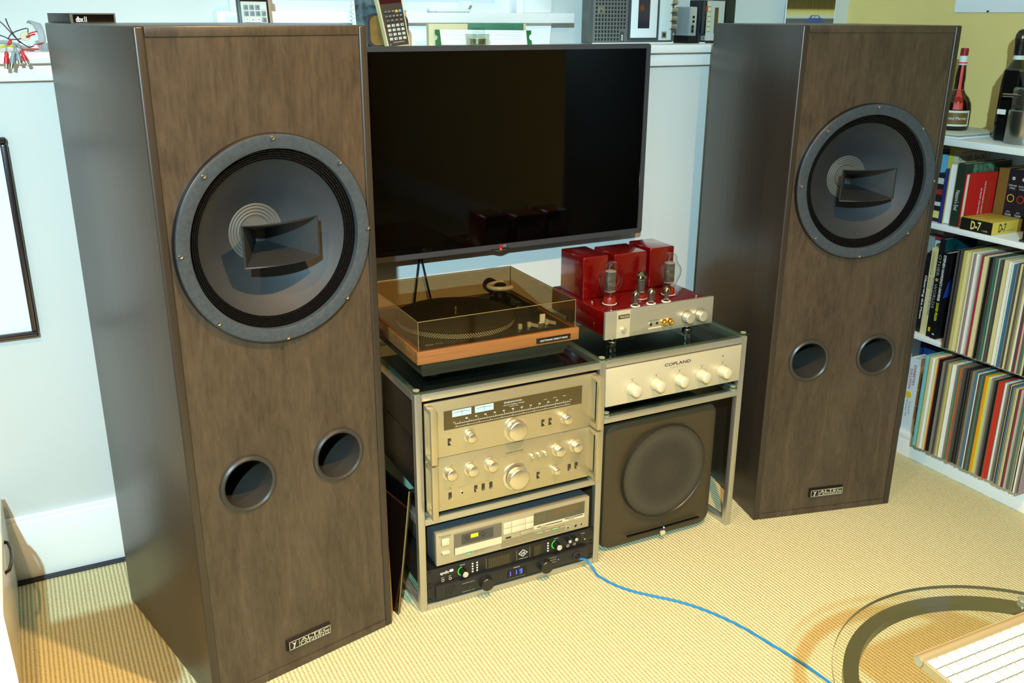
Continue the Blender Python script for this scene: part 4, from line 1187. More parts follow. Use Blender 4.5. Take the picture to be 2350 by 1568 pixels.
# ------------------------------------------------------------------ bookcase along the right-hand wall
BX, BY0, BY1 = 1.941, -0.22, -1.45
bc = thing('bookcase', 'long low white bookcase along the olive wall, filled with books and records', 'bookcase', (BX, BY1, 0))
def bcb(name, x0, x1, y0, y1, z0, z1, m=TRIM):
    return box(name, m, bc, x0 - BX, x1 - BX, y0 - BY1, y1 - BY1, z0, z1, bev=.0012)
bcb('top_board', BX, XR - .001, BY1, BY0, 1.0284, 1.0488)
bcb('shelf', BX, XR - .012, BY1 + .018, BY0 - .018, .7717, .7891)
bcb('shelf', BX, XR - .012, BY1 + .018, BY0 - .018, .4080, .4262)
bcb('shelf', BX, XR - .012, BY1 + .018, BY0 - .018, .0610, .0790)
bcb('plinth', BX + .001, BX + .018, BY1 + .018, BY0 - .018, 0, .061)
bcb('end_panel', BX, XR - .012, BY1, BY1 + .018, 0, 1.0284)
bcb('end_panel', BX, XR - .012, BY0 - .018, BY0, 0, 1.0284)
bcb('back_panel', XR - .012, XR - .002, BY1, BY0, 0, 1.0284, mat('back_pale', (206, 224, 226), .5))

def book(label, y0, y1, z, h, x=1.955, d=.16, col=(30, 30, 30), fore=False, name='book', soft=False, page=None, tilt=0):
    "upright book: y0 > y1; spine (or fore edge) faces the room at x"
    w_ = y0 - y1
    t_ = thing(name, label, 'book', (x, y1, z + .0004))
    if tilt:
        t_.rotation_euler = (tilt, 0, 0)
    m_ = cm('cover_%d_%d_%d' % col, col, .45)
    c = .0016 if soft else .0026
    sx = 0 if not fore else d - c
    B().box(0, d, 0, c, 0, h).box(0, d, w_ - c, w_, 0, h).box(sx, sx + c, c, w_ - c, 0, h).out('cover', m_, t_)
    B().box(c if not fore else .004, d - (.004 if not fore else c), c, w_ - c, .003, h - .003).out('pages', page or PAPER, t_)
    return t_

# --- top shelf
Z2 = .7891
book('thin grey file of loose papers at the hidden end of the upper shelf', -.385, -.420, Z2, .20, 1.97, .2, (96, 104, 100))
book('pale blue hardback with title letters behind the tan book', -.4250, -.4480, Z2, .196, 2.050, .13, (110, 178, 204))
book('yellow spined paperback standing at the back of the upper shelf', -.4490, -.4665, Z2, .220, 2.050, .12, (214, 200, 60))
b = book('cream hardback with red rule standing tall behind the green book', -.4670, -.4795, Z2, .2135, 2.050, .147, (206, 202, 176))
text('OLIVER SACKS', .008, .136, .1800, .1945, -.0004, b, PRINTD)
box('red_rule', cm('rule_red', (176, 52, 44)), b, .015, .140, -.0005, .0003, .2045, .2065)
text('The Man Who Mistook His Wife', .014, .136, .1970, .2010, -.0004, b, PTXT)
b = book('black and white patterned paperback on the upper shelf beside the thin blue book', -.4850, -.5165, Z2, .150, 1.965, .15, (34, 34, 36))
for k, (z, hh, c) in enumerate(((.012, .022, (206, 206, 120)), (.05, .012, (200, 200, 200)), (.085, .016, (150, 40, 44)), (.118, .018, (190, 196, 190)))):
    box('spine_band', cm('band%d' % k, c), b, -.0006, .0003, .004, .028, z, z + hh)
book('thin navy and white booklet on the upper shelf', -.5175, -.5280, Z2, .168, 1.956, .15, (44, 52, 120), page=PAPERW)
book('tan hardback turned with its white page edges outwards', -.5300, -.5575, Z2, .186, 1.957, .14, (190, 162, 92), fore=True, page=PAPERW)
b = book('dark green hardback with jungle cover picture', -.5585, -.5850, Z2, .1905, 1.955, .21, (38, 52, 40))
box('cover_picture', mat('jungle_print', (70, 108, 84), .4, var=.9, scale=60), b, .035, .130, -.0004, .0003, .120, .188)
text("Nature's End", .020, .006, .05, .11, -.0005, b, PRINTW, face='spine')
b = book('bright red hardback with white lettering, page edges outwards', -.5870, -.6035, Z2, .1625, 1.958, .125, (186, 20, 16), fore=True)
text('THE PATHOLOGICAL PURSUIT', .070, .077, .0380, .138, -.0005, b, PRINTW, face='cover')
text('OF PROFIT AND POWER', .055, .062, .0380, .118, -.0005, b, PRINTW, face='cover')
text('THE CORPORATION', .085, .105, .035, .14, -.0005, b, cm('dull_red_print', (150, 70, 24)), face='cover')
book('brown hardback with white page edges beside the black novels', -.6055, -.6390, Z2, .1755, 2.084, .115, (126, 92, 40), soft=True)
for i, (y0, y1, rc, s_, lab) in enumerate(((-.6400, -.6735, (222, 190, 40), 'THE FELLOWSHIP', 'black novel with a yellow ring on its spine'), (-.6745, -.7060, (206, 46, 34), 'THE TWO TOWERS', 'black novel with a red ring on its spine'), (-.7070, -.7390, (70, 120, 200), 'THE RETURN', 'black novel with a blue ring on its spine'))):
    b = book(lab, y0, y1, Z2, .177, 2.084, .115, (26, 26, 32), soft=True)
    B().lathe([(.0095, -.0006), (.0118, -.0006)], (0, .0165, .0905), 'X', 32).out('ring_emblem', cm('ring_%d' % i, rc), b)
    text(s_, .030, .003, .126, .131, -.0006, b, PRINTW, face='spine_h'); text('OF THE RING', .026, .007, .118, .123, -.0006, b, PRINTW, face='spine_h')
    text('J.R.R.', .023, .010, .047, .052, -.0006, b, PRINTW, face='spine_h'); text('TOLKIEN', .027, .006, .038, .044, -.0006, b, PRINTW, face='spine_h')
    B().lathe([(.002, -.0006), (.0050, -.0006)], (0, .0165, .150), 'X', 12).out('crest', PRINTW, b)
book('black paperback standing at the end of the row of ring novels', -.740, -.77, Z2, .17, 2.085, .11, (20, 20, 20))
# D-7 box
t = thing('flash_accessory_box', 'small yellow and black product box lettered D-7 on the upper shelf', 'box', (1.944, -.712, Z2 + .0005))
YB_ = cm('box_yellow', (206, 178, 66), .5)
B().box(.0008, .134, 0, .107, 0, .0372, bev=.0006).out('carton', YB_, t, smooth=True)
box('black_end', cm('box_black', (24, 22, 18), .5), t, 0, .001, 0.0005, .1065, .0005, .0367)
CREAM = cm('cream_print', (226, 208, 120), .5)
text('D-7', .071, .037, .0055, .0315, -.0005, t, CREAM, face='spine_h', bold=.03); text('1 PAIR', .032, .013, .006, .0105, -.0005, t, CREAM, face='spine_h')
text('D-7', .030, .062, .0055, .0315, -.0005, t, PRINTD, bold=.02); text('POWERED', .066, .105, .006, .011, -.0005, t, PTXT)
text('ELECTROSTATIC STEREO', .03, .11, .045, .050, .0378, t, PTXT, face='top')
t = thing('speaker_remote', 'black upright gadget standing at the front of the upper shelf beside the D-7 box', 'gadget', (1.955, -.835, Z2 + .0005))
B().box(0, .02, 0, .035, 0, .095, bev=.004).out('body', BLACK, t, smooth=True); box('base', DARKGREY, t, -.004, .024, -.004, .039, 0, .006, bev=.001)

# --- middle shelf books
Z3 = .4262
book('grey striped book at the hidden end of the middle shelf', -.425, -.460, Z3, .30, 1.99, .18, (150, 156, 150))
b = book('white book with a red band behind the slim black paperback', -.463, -.4880, Z3, .325, 2.03, .15, (196, 200, 196))
box('red_band', cm('band_red', (150, 36, 60)), b, -.0006, .0003, .0, .03, .29, .31); text('1 2 3', .024, .006, .25, .27, -.0007, b, PTXT, face='spine_h')
b = book('slim black paperback with white spine title at the end of the middle shelf', -.4935, -.5105, Z3, .262, 1.960, .19, (24, 24, 28), soft=True)
text('Observing the Moon', .0135, .0035, .045, .19, -.0006, b, PRINTW, face='spine', bold=.02)
b = book('cream bodybuilding book with blue spine title', -.5120, -.5405, Z3 + .0002, .284, 1.958, .20, (206, 196, 142), soft=True)
text('SCHWARZENEGGER', .024, .015, .195, .27, -.0006, b, PTXT, face='spine'); text('MODERN BODYBUILDING', .013, .004, .065, .19, -.0006, b, cm('blue_print', (60, 66, 140)), face='spine'); text('ARNOLD', .024, .017, .15, .19, -.0006, b, PTXT, face='spine')
b = book('tall black hardback with spaced silver spine title and teal cover', -.5425, -.5600, Z3 + .0002, .3180, 1.950, .15, (16, 22, 24))
box('teal_cover', mat('teal_print', (14, 62, 70), .25, var=.5, scale=16), b, .004, .149, -.0005, .0003, .275, .317)
SLV = cm('silver_print', (150, 156, 150))
text('OTHER', .0145, .0045, .20, .268, -.0006, b, SLV, face='spine'); text('WORLDS', .0145, .0045, .095, .175, -.0006, b, SLV, face='spine')
B().cyl(-.0006, .0090, .188, .0055, .0008, 'X', 20).out('planet_dot', cm('planet_gold', (150, 140, 90)), b)
box('yellow_frame', cm('frame_gold', (206, 176, 40)), b, -.0006, .0002, .005, .0125, .018, .032)
b = book('black hardback with white and yellow spine lettering and a blue cover picture', -.5620, -.5830, Z3 + .0002, .2795, 1.945, .21, (16, 16, 20))
text("STEPHEN HAWKING'S UNIVERSE", .0160, .0065, .125, .272, -.0006, b, PRINTW, face='spine', bold=.02); text('DAVID FILKIN', .0160, .0065, .060, .118, -.0006, b, cm('lime_print', (214, 220, 40)), face='spine', bold=.02)
text('PBS', .0150, .0060, .012, .018, -.0006, b, PRINTW, face='spine_h')
B().prism([(.004, .135), (.075, .150), (.075, .215), (.05, .21), (.02, .185)], -.0006, .0003).out('cover_picture', mat('nebula_blue', (24, 66, 160), .3, var=.5, scale=18), b)
B().prism([(.055, .060), (.078, .062), (.078, .125), (.060, .128), (.048, .10)], -.0006, .0003).out('cover_flame', mat('flame_print', (150, 86, 28), .3, var=.6, scale=40), b)
b = book('thin bright purple book beside the first record sleeve', -.6250, -.6385, Z3 + .0002, .297, 1.936, .24, (86, 40, 156), soft=True)
text('AEROBIC  FITNESS', .0105, .0040, .17, .28, -.0006, b, PRINTW, face='spine'); text('DANCE & MOVE', .0105, .0040, .03, .15, -.0006, b, cm('lilac_print', (150, 180, 220)), face='spine')

# --- bottom shelf books
Z4 = .0790
b = book('navy book lying flat behind the diabetes book', -.46, -.485, Z4, .30, 2.04, .13, (24, 60, 110))
b = book('white diabetes handbook with red spine title and yellow sticker', -.4960, -.5270, Z4 + .0002, .258, 1.958, .16, (206, 220, 228))
RP_ = cm('crimson_print', (160, 34, 50))
text('DIABETES', .0135, .0035, .165, .235, -.0006, b, RP_, face='spine', bold=.01); text('SOLUTION', .0265, .0165, .150, .220, -.0006, b, RP_, face='spine', bold=.01)
B().cyl(-.0007, .0195, .128, .0115, .0008, 'X', 28).out('yellow_sticker', cm('sticker_yellow', (222, 190, 30)), b); text('Richard K.', .0130, .0060, .060, .105, -.0006, b, PTXT, face='spine'); text('Bernstein, MD', .0250, .0170, .05, .11, -.0006, b, PTXT, face='spine')
b = book('cream wheat-free diet book with red spine title', -.5290, -.5500, Z4 + .0002, .2330, 1.964, .15, (214, 208, 186), soft=True)
text('Healthier without Wheat', .0165, .0065, .050, .215, -.0006, b, cm('brick_print', (170, 84, 70)), face='spine', bold=.01)
b = book('black sports nutrition paperback with yellow spine top', -.5535, -.5780, Z4 + .0002, .2300, 1.950, .15, (22, 22, 26), soft=True)
text('SPORTS NUTRITION FOR ENDURANCE ATHLETES', .0175, .0085, .050, .205, -.0006, b, PRINTW, face='spine', bold=.015)
box('yellow_top', cm('band_yellow', (226, 200, 40)), b, -.0006, .0002, .001, .0235, .208, .2295); box('white_foot', PRINTW, b, -.0006, .0002, .001, .0235, .016, .038)
B().cyl(-.0008, .012, .027, .005, .0008, 'X', 14).out('publisher_mark', cm('mark_red', (150, 50, 70)), b)
t = thing('book', 'blue book lying flat across the tops of the bottom-shelf books', 'book', (2.02, -.60, Z4 + .2585))
B().box(0, .17, 0, .11, 0, .002).box(0, .17, 0, .11, .020, .022).box(0, .002, 0, .11, .002, .020).out('cover', cm('royal_cover', (26, 62, 120), .35), t); box('pages', PAPER, t, .002, .168, .002, .108, .002, .020)

# --- record sleeves
PAL = {'teal': (112, 176, 178), 'olive green': (150, 156, 50), 'cream': (206, 196, 146), 'white': (226, 226, 216), 'orange': (196, 96, 44), 'black': (22, 21, 20), 'grey': (128, 122, 112), 'dark grey': (74, 72, 68), 'straw yellow': (186, 174, 98), 'red': (170, 42, 34), 'brown': (106, 88, 68), 'blue': (60, 110, 140), 'mauve': (150, 128, 130), 'amber': (220, 150, 30), 'lime': (190, 206, 50), 'pale grey': (176, 174, 160), 'crimson': (166, 36, 60), 'scarlet': (190, 50, 30), 'green': (60, 120, 96)}
def sleeve_mesh():
    b_ = B()
    # unit sleeve: y 0..1 thickness, pinched spine edge
    o = [(0.0, .15), (0.004, 0.0), (.300, 0.0), (.300, 1.0), (.004, 1.0), (0.0, .85)]
    b_.prism([(x, y) for x, y in o], 0, .314, 'XY')
    bmesh.ops.recalc_face_normals(b_.bm, faces=b_.bm.faces)
    me = bpy.data.meshes.new('record_sleeve')
    b_.bm.to_mesh(me); b_.bm.free()
    return me
SLEEVE = {}
def record(c, y1, w_, x, z, row, h, lo, hi):
    if c not in SLEEVE:
        me = sleeve_mesh()
        me.materials.append(mat('sleeve_' + c.replace(' ', '_'), PAL[c], .5, var=.12, scale=30, stretch=(1, 1, 3)))
        SLEEVE[c] = me
    o = bpy.data.objects.new('record_sleeve', SLEEVE[c])
    COL.objects.link(o)
    o.location = (x, y1, z); o.scale = (1, w_, h)
    o['label'] = '%s record sleeve between %s and %s on the %s shelf' % (c, lo, hi, row)
    o['category'] = 'record sleeve'
    o['group'] = 'record sleeves on the %s shelf' % row
def record_row(rows, y, k, x, z, row, first):
    for i, (c, w_) in enumerate(rows):
        w_ *= k
        lo = 'the ' + first if i == 0 else rows[i - 1][0]
        hi = rows[i + 1][0] + ' sleeves' if i + 1 < len(rows) else 'open shelf'
        record(c, y - w_, w_ * .94, x + random.uniform(-.003, .006), z, row, random.uniform(.985, 1.0), lo, hi)
        y -= w_
LOW = [('teal', 10), ('teal', 4), ('olive green', 6), ('cream', 5), ('cream', 5), ('white', 5), ('white', 5), ('cream', 6), ('orange', 4), ('black', 9), ('black', 4), ('dark grey', 5), ('grey', 5), ('grey', 5), ('dark grey', 5), ('grey', 4), ('straw yellow', 6), ('straw yellow', 5), ('grey', 4), ('white', 6), ('white', 6), ('pale grey', 5), ('grey', 5), ('green', 4), ('orange', 5), ('red', 4), ('grey', 4), ('brown', 5), ('dark grey', 5), ('black', 5), ('dark grey', 4), ('black', 6), ('dark grey', 4), ('brown', 5), ('straw yellow', 4), ('grey', 4), ('blue', 6), ('mauve', 4), ('white', 6), ('dark grey', 5), ('brown', 4), ('green', 5), ('dark grey', 5), ('amber', 6), ('amber', 4), ('lime', 4), ('white', 5), ('pale grey', 5), ('grey', 5), ('pale grey', 4), ('dark grey', 5), ('black', 5), ('brown', 6), ('scarlet', 8), ('scarlet', 5), ('teal', 5), ('white', 5), ('grey', 6), ('dark grey', 6), ('cream', 5), ('black', 5), ('blue', 4), ('grey', 6), ('straw yellow', 5), ('white', 4), ('dark grey', 6), ('red', 4), ('pale grey', 6), ('brown', 5), ('green', 4), ('grey', 6), ('cream', 5), ('black', 6), ('white', 5), ('grey', 6), ('dark grey', 6), ('mauve', 5)]
record_row(LOW, -.6005, .00097, 1.889, .0794, 'bottom', 'sports book')
MID = [('dark grey', 6), ('black', 5), ('dark grey', 5), ('black', 5), ('brown', 4), ('straw yellow', 5), ('straw yellow', 4), ('cream', 5), ('cream', 4), ('straw yellow', 5), ('cream', 5), ('white', 3), ('mauve', 6), ('mauve', 5), ('white', 4), ('pale grey', 5), ('mauve', 5), ('brown', 5), ('crimson', 6), ('cream', 6), ('cream', 5), ('grey', 4), ('white', 4), ('black', 5), ('dark grey', 5), ('black', 4), ('dark grey', 5), ('green', 3), ('dark grey', 5), ('pale grey', 3), ('black', 5), ('dark grey', 4), ('cream', 22), ('white', 6), ('pale grey', 5), ('white', 5), ('blue', 5), ('grey', 6), ('dark grey', 8), ('cream', 5), ('black', 5), ('brown', 4), ('grey', 6), ('straw yellow', 5), ('white', 4), ('dark grey', 6), ('crimson', 4), ('pale grey', 6), ('brown', 5), ('green', 4), ('grey', 6), ('cream', 5), ('black', 6), ('white', 5), ('grey', 6), ('dark grey', 6)]
record_row(MID, -.6410, .00100, 1.902, .4266, 'middle', 'purple book')

# --- on top of the bookcase
ZT = 1.0488
t = thing('magazine', 'thin magazine lying open-edged on the bookcase top under the liqueur bottle', 'magazine', (1.965, -.535, ZT))
for k in range(3):
    B().box(.004 * k, .235, .004 * k, .245 - .003 * k, .0035 * k, .0035 * k + .003, bev=.0006).out('sheet', (PAPERW, mat('mag_grey', (150, 156, 150), .5, var=.2, scale=20), PAPER)[k], t, smooth=True)
t = thing('liqueur_bottle', 'brown liqueur bottle with red ribbon, wax seal and a cream label', 'bottle', (2.085, -.4180, ZT + .0105))
GB = mat('brown_glass', (30, 14, 6), .06, coat=.6)
B().lathe([(0, 0), (.040, 0), (.0445, .006), (.0455, .03), (.0450, .062), (.0425, .080), (.034, .098), (.023, .110), (.0160, .122), (.0140, .140), (.0150, .155), (.0135, .178), (.0110, .2), (.0110, .226), (0, .226)], seg=48).out('glass_body', GB, t, smooth=True)
B().lathe([(.0118, .222), (.0118, .244), (.010, .2455), (0, .2455)], seg=24).out('cap', cm('cap_red', (150, 24, 26), .4), t, smooth=True)
B().lathe([(.0121, .196), (.0121, .223)], seg=24).out('neck_label', PRINTW, t, smooth=True)
B().lathe([(.0123, .200), (.0123, .204)], seg=24).out('neck_band', cm('ribbon_red', (212, 60, 44), .5), t, smooth=True)
RB = cm('ribbon_red', (212, 60, 44), .5)
def patch(prof, a0, a1, name, m_, n=8, off=.0006):
    b_ = B()
    rows = []
    for r, z in prof:
        rows.append([b_.bm.verts.new(((r + off) * math.cos(a0 + (a1 - a0) * i / n), (r + off) * math.sin(a0 + (a1 - a0) * i / n), z)) for i in range(n + 1)])
    for A_, C_ in zip(rows, rows[1:]):
        for i in range(n):
            b_.bm.faces.new((A_[i], A_[i + 1], C_[i + 1], C_[i]))
    return b_.out(name, m_, t, smooth=True)
AM = math.radians(225)
patch([(.0450, .064), (.0425, .080), (.034, .098), (.023, .110), (.0160, .122), (.0140, .140), (.0150, .155), (.0135, .178), (.0110, .2)], AM - .32, AM + .32, 'ribbon', RB)
B().lathe([(.0155, .1185), (.0180, .121), (.0155, .1235)], seg=24).out('ribbon_tie', RB, t, smooth=True)
sx, sy = .0375 * math.cos(AM), .0375 * math.sin(AM)
B().lathe([(0, -.002), (.011, -.002), (.012, .001), (.009, .003), (0, .003)], seg=20).move(Matrix.Translation((sx, sy, .092)) @ Matrix.Rotation(AM, 4, 'Z') @ Matrix.Rotation(math.radians(55), 4, 'Y')).out('wax_seal', cm('wax_red', (170, 20, 20), .3), t, smooth=True)
patch([(.0452, .0135), (.0455, .03), (.0450, .061)], AM - .95, AM + .95, 'label', cm('label_cream', (222, 222, 200), .6), 16)
patch([(.0454, .0195), (.0455, .03), (.0452, .0545)], AM - .80, AM + .80, 'label_panel', cm('label_gold', (120, 86, 36), .5), 16, .0011)
lm = text_mesh('Grand Marnier')
xs = [v.co.x for v in lm.vertices]; ys = [v.co.y for v in lm.vertices]
for v in lm.vertices:
    s_ = (v.co.x - min(xs)) / (max(xs) - min(xs)); q = (v.co.y - min(ys)) / (max(ys) - min(ys))
    v.co.z = -1 - s_ ; v.co.y = q
for v in lm.vertices:
    s_ = -1 - v.co.z; q = v.co.y
    a = AM - .72 + 1.44 * s_
    v.co = (.0470 * math.cos(a), .0470 * math.sin(a), .0335 + q * .009)
link('label_lettering', lm, PRINTW, t)
# wine bottle standing behind the steel grinder
t = thing('wine_bottle', 'dark green wine bottle with a domed bottle stopper behind the steel coffee grinder', 'bottle', (2.125, -.575, ZT))
B().lathe([(0, 0), (.036, 0), (.038, .004), (.038, .170), (.0355, .192), (.024, .212), (.0150, .226), (.0145, .285), (0, .285)], seg=40).out('glass_body', mat('green_glass', (26, 34, 8), .06, coat=.6), t, smooth=True)
B().lathe([(.0158, .228), (.0152, .240)], seg=28).out('neck_label', PRINTW, t, smooth=True)
B().lathe([(.0160, .240), (.0172, .268), (.0178, .274)], seg=28).out('foil', mat('foil_black', (22, 20, 16), .35), t, smooth=True)
B().lathe([(.0180, .272), (.0195, .284), (.0185, .298), (.013, .309), (.006, .3135), (0, .314)], seg=28).out('stopper', mat('stopper_pewter', (76, 70, 60), .25, metal=.8), t, smooth=True)
B().tube([(-.016 + .007 * math.cos(q * PI / 6), -.012 + .0 * q, .280 + .006 * math.sin(q * PI / 6)) for q in range(12)], .0014, 6, closed=True).out('stopper_ring', mat('stopper_pewter', (76, 70, 60), .25, metal=.8), t, smooth=True)
# coffee grinder
t = thing('coffee_grinder', 'stainless steel and black coffee grinder with a chrome lever on the bookcase top', 'grinder', (2.010, -.705, ZT))
ST = mat('stainless', (160, 158, 150), .25, metal=.95)
B().box(.022, .085, .052, .104, 0, .205, bev=.004).out('black_housing', mat('housing_black', (16, 15, 15), .25), t)
B().lathe([(0, 0), (.050, 0), (.0515, .003), (.0515, .093), (.0490, .096), (0, .096)], (.03, .012, 0), seg=48).out('steel_canister', ST, t, smooth=True)
B().lathe([(.047, .096), (.049, .150), (.046, .158), (0, .160)], (.035, .015, 0), seg=40).out('steel_collar', ST, t, smooth=True)
B().lathe([(.026, .158), (.040, .200), (.038, .204), (.012, .17)], (.045, .025, 0), seg=32).out('hopper', mat('hopper_smoke', (90, 90, 84), .1, metal=.5), t, smooth=True)
B().tube([(-.012, .070, .134), (-.010, .02, .136), (.0, -.04, .138)], .0048, 10).out('chrome_lever', CHROME, t, smooth=True)
box('rating_label', DARKGREY, t, -.0165, -.0155, .008, .034, .101, .110)
B().box(-.014, -.006, .056, .080, .080, .094, bev=.001).out('spout', WHITE, t)

# --- papers on the walls
t = thing('wall_calendar', 'white calendar sheet pinned to the olive yellow wall', 'calendar', (XR, -.254, 1.4090))
B().box(-.004, -.001, -.36, 0, 0, .30).out('sheet', PAPERW, t)
B().lathe([(.003, 0), (.003, -.004), (0, -.005)], (-.004, -.125, .0035), 'X', 12).out('pin', DARKGREY, t, smooth=True)

# ------------------------------------------------------------------ things on the ledge
ZS = 1.3112
# pocket calculator standing behind the speaker
t = thing('pocket_calculator', 'black cased pocket calculator with grey and white keys standing on the ledge', 'calculator', (-.010, .052, ZS), rot=(math.radians(-8), 0, 0))
B().box(0, .0770, 0, .024, 0, .155, bev=.003).out('case', BLACK, t, smooth=True)
box('keypad_plate', cm('plate_bone', (190, 204, 196), .4), t, .007, .0710, -.0012, .001, .006, .1120)
box('display', mat('display_dark', (28, 22, 22), .08), t, .006, .0720, -.0014, .001, .1140, .146)
for r_ in range(6):
    for c_ in range(4):
        z = .0985 - r_ * .0150
        m_ = cm('key_slate', (120, 132, 140), .5) if (r_ < 2 or c_ == 3) and not (r_ == 0 and c_ == 3) else WHITE
        k = B().box(.0135 + c_ * .0145, .0240 + c_ * .0145, -.0035, 0, z - .0055, z + .0055, bev=.0008).out('key', m_, t, smooth=True)
        s_ = (('1/x', 'x2', 'sq', 'C'), ('CD', 'x-y', 'EE', '/'), ('7', '8', '9', 'x'), ('4', '5', '6', '-'), ('1', '2', '3', '+'), ('0', '.', '+/-', '='))[r_][c_]
        text(s_, .0165 + c_ * .0145, .0210 + c_ * .0145, z - .0025, z + .0025, -.0037, k, PRINTD)
# spiral notebook
t = thing('spiral_notebook', 'white wire bound notebook with a painted cover leaning on the ledge', 'notebook', (.300, .105, ZS), rot=(math.radians(-6), 0, math.radians(4)))
B().box(.012, .105, 0, .010, 0, .15).out('cover', mat('painted_cover', (70, 90, 96), .5, var=.95, scale=45), t)
box('spine_page', PAPERW, t, .004, .013, .001, .009, 0, .15)
for k in range(13):
    z = .006 + k * .0112
    B().tube([(.008 + .006 * math.cos(q * PI / 5) - .004, .005 + .007 * math.sin(q * PI / 5), z) for q in range(10)], .0008, 5, closed=True).out('wire_loop', WHITE, t)
# leather pouch behind the scientific calculator
t = thing('leather_pouch', 'brown leather pouch with dark binding standing on the ledge behind a calculator', 'pouch', (.318, .040, ZS))
B().prism(rrect(0, .115, 0, .085, .022), 0, .018).out('binding', cm('binding_dark', (36, 34, 44), .6), t, smooth=True, angle=40)
B().prism(rrect(.0055, .1095, .0045, .0795, .018), -.003, .001).out('leather_face', mat('brown_leather', (116, 88, 32), .5, var=.2, scale=50, bump=.2), t)
# scientific calculator
t = thing('scientific_calculator', 'dark scientific calculator with cream sides, coloured keys and a red display on the ledge', 'calculator', (.3545, -.010, ZS), rot=(math.radians(-12), math.radians(-6), 0))
B().prism([(0, 0), (.062, 0), (.0665, .150), (-.005, .150)], 0, .022).out('case', cm('case_cream', (206, 196, 150), .4), t)
B().prism([(.003, .002), (.059, .002), (.0620, .149), (-.0010, .149)], -.002, .001).out('face_plate', cm('face_brown', (40, 38, 34), .4), t)
B().prism([(.001, .1095), (.0602, .1095), (.0615, .135), (.0, .135)], -.003, -.0015).out('display', mat('red_display', (60, 8, 14), .06), t)
rows = [(.0880, 5, PRINTW), (.0760, 5, cm('key_dim', (60, 58, 54), .5)), (.0650, 4, cm('key_dim', (60, 58, 54), .5)), (.0530, 4, None), (.0418, 4, None), (.0306, 4, None), (.0194, 4, None)]
KC = cm('key_pale', (206, 206, 190), .4)
for ri, (z, n, m_) in enumerate(rows):
    for c_ in range(n):
        x = .006 + (c_ + .5) * (.050 / n)
        mk = KC if ri > 2 else cm('key_dim', (60, 58, 54), .5)
        if ri == 0 and c_ == 3:
            mk = cm('key_amber', (220, 160, 30), .4)
        if ri == 0 and c_ == 4:
            mk = cm('key_blue', (70, 150, 200), .4)
        k = B().box(x - .0038, x + .0038, -.006, 0, z - .0034, z + .0034, bev=.0006).out('key', mk, t, smooth=True)
        if ri > 2:
            text(('789-', '456+', '123x', '0.R/')[ri - 3][c_], x - .0014, x + .0014, z - .0022, z + .0022, -.0062, k, PRINTD)
        elif not (ri == 0 and c_ > 2):
            text(('f-1', 'SST', 'DSP', 'g', 'f')[c_ % 5], x - .0030, x + .0030, z + .0002, z + .0022, -.0062, k, PRINTW)
text('Continuous Memory', .016, .048, .0090, .0125, -.0026, t)
box('maker_mark', cm('key_blue', (70, 150, 200), .4), t, .006, .0095, -.0026, -.0015, .0045, .0075)
# slide rule and its box
t = thing('slide_rule_box', 'cream and green slide rule box standing on the ledge', 'box', (.505, .070, ZS))
B().box(0, .305, 0, .018, 0, .0590, bev=.0008).out('carton', cm('box_cream', (206, 200, 160), .6), t, smooth=True)
B().box(.1180, .2960, -.0012, .0185, -.0000, .0597, bev=.0006).out('green_sleeve', cm('sleeve_green', (66, 120, 60), .5), t, smooth=True)
t = thing('slide_rule', 'white slide rule with green ends resting in front of its box', 'slide rule', (.5185, .0500, ZS), rot=(math.radians(-6), math.radians(.6), 0))
t.scale = (1.10, 1, .92)
link('body', curve_mesh([[(.0135, .0045), (.2610, .0045), (.2585, .0480), (.0100, .0480)]], .006), PAPERW, t).location = (0, .001, 0)
B().prism([(0, .0045), (.0142, .0045), (.0108, .0480), (0, .0480), (0, .036), (.005, .034), (.0075, .027), (.005, .020), (0, .018)], .0005, .0075).out('end_piece', cm('end_green', (30, 104, 58), .4), t)
B().prism([(.2600, .0045), (.2740, .0045), (.2730, .018), (.268, .020), (.2655, .027), (.268, .034), (.2725, .036), (.2725, .0480), (.2575, .0480)], .0005, .0075).out('end_piece', cm('end_green', (30, 104, 58), .4), t)
ln = B()
for k, z in enumerate((.012, .0185, .0225, .030, .0345, .0415)):
    ln.box(.026, .242, .0004, .0009, z, z + .0003)
    for i in range(60):
        x = .027 + .214 * math.log10(1 + 9 * i / 60)
        ln.box(x, x + .0003, .0004, .0009, z, z + (.0024 if i % 5 == 0 else .0014))
ln.out('scales', cm('scale_print', (170, 176, 176), .6), t)
B().box(.1020, .1340, -.004, .010, .002, .0545).out('cursor', LENSG, t)
# tea light glass
t = thing('tea_light_holder', 'small clear glass tea light holder on the ledge in front of the slide rule', 'candle holder', (.6170, -.006, ZS))
t.scale = (1.2, 1.2, 1.12)
B().lathe([(.0, .0005), (.024, .0005), (.0255, .003), (.0285, .0300), (.0272, .0300), (.0245, .0060), (0, .0055)], seg=48).out('glass_cup', clear('cup_glass', (.88, .92, .88), base=.05, gain=1.4), t, smooth=True)
B().cyl(0, 0, .006, .0195, .013, seg=32).out('candle_cup', mat('candle_tin', (190, 186, 160), .25, metal=.9), t, smooth=True)
B().cyl(0, 0, .019, .0185, .001, seg=32).out('wax', WHITE, t)
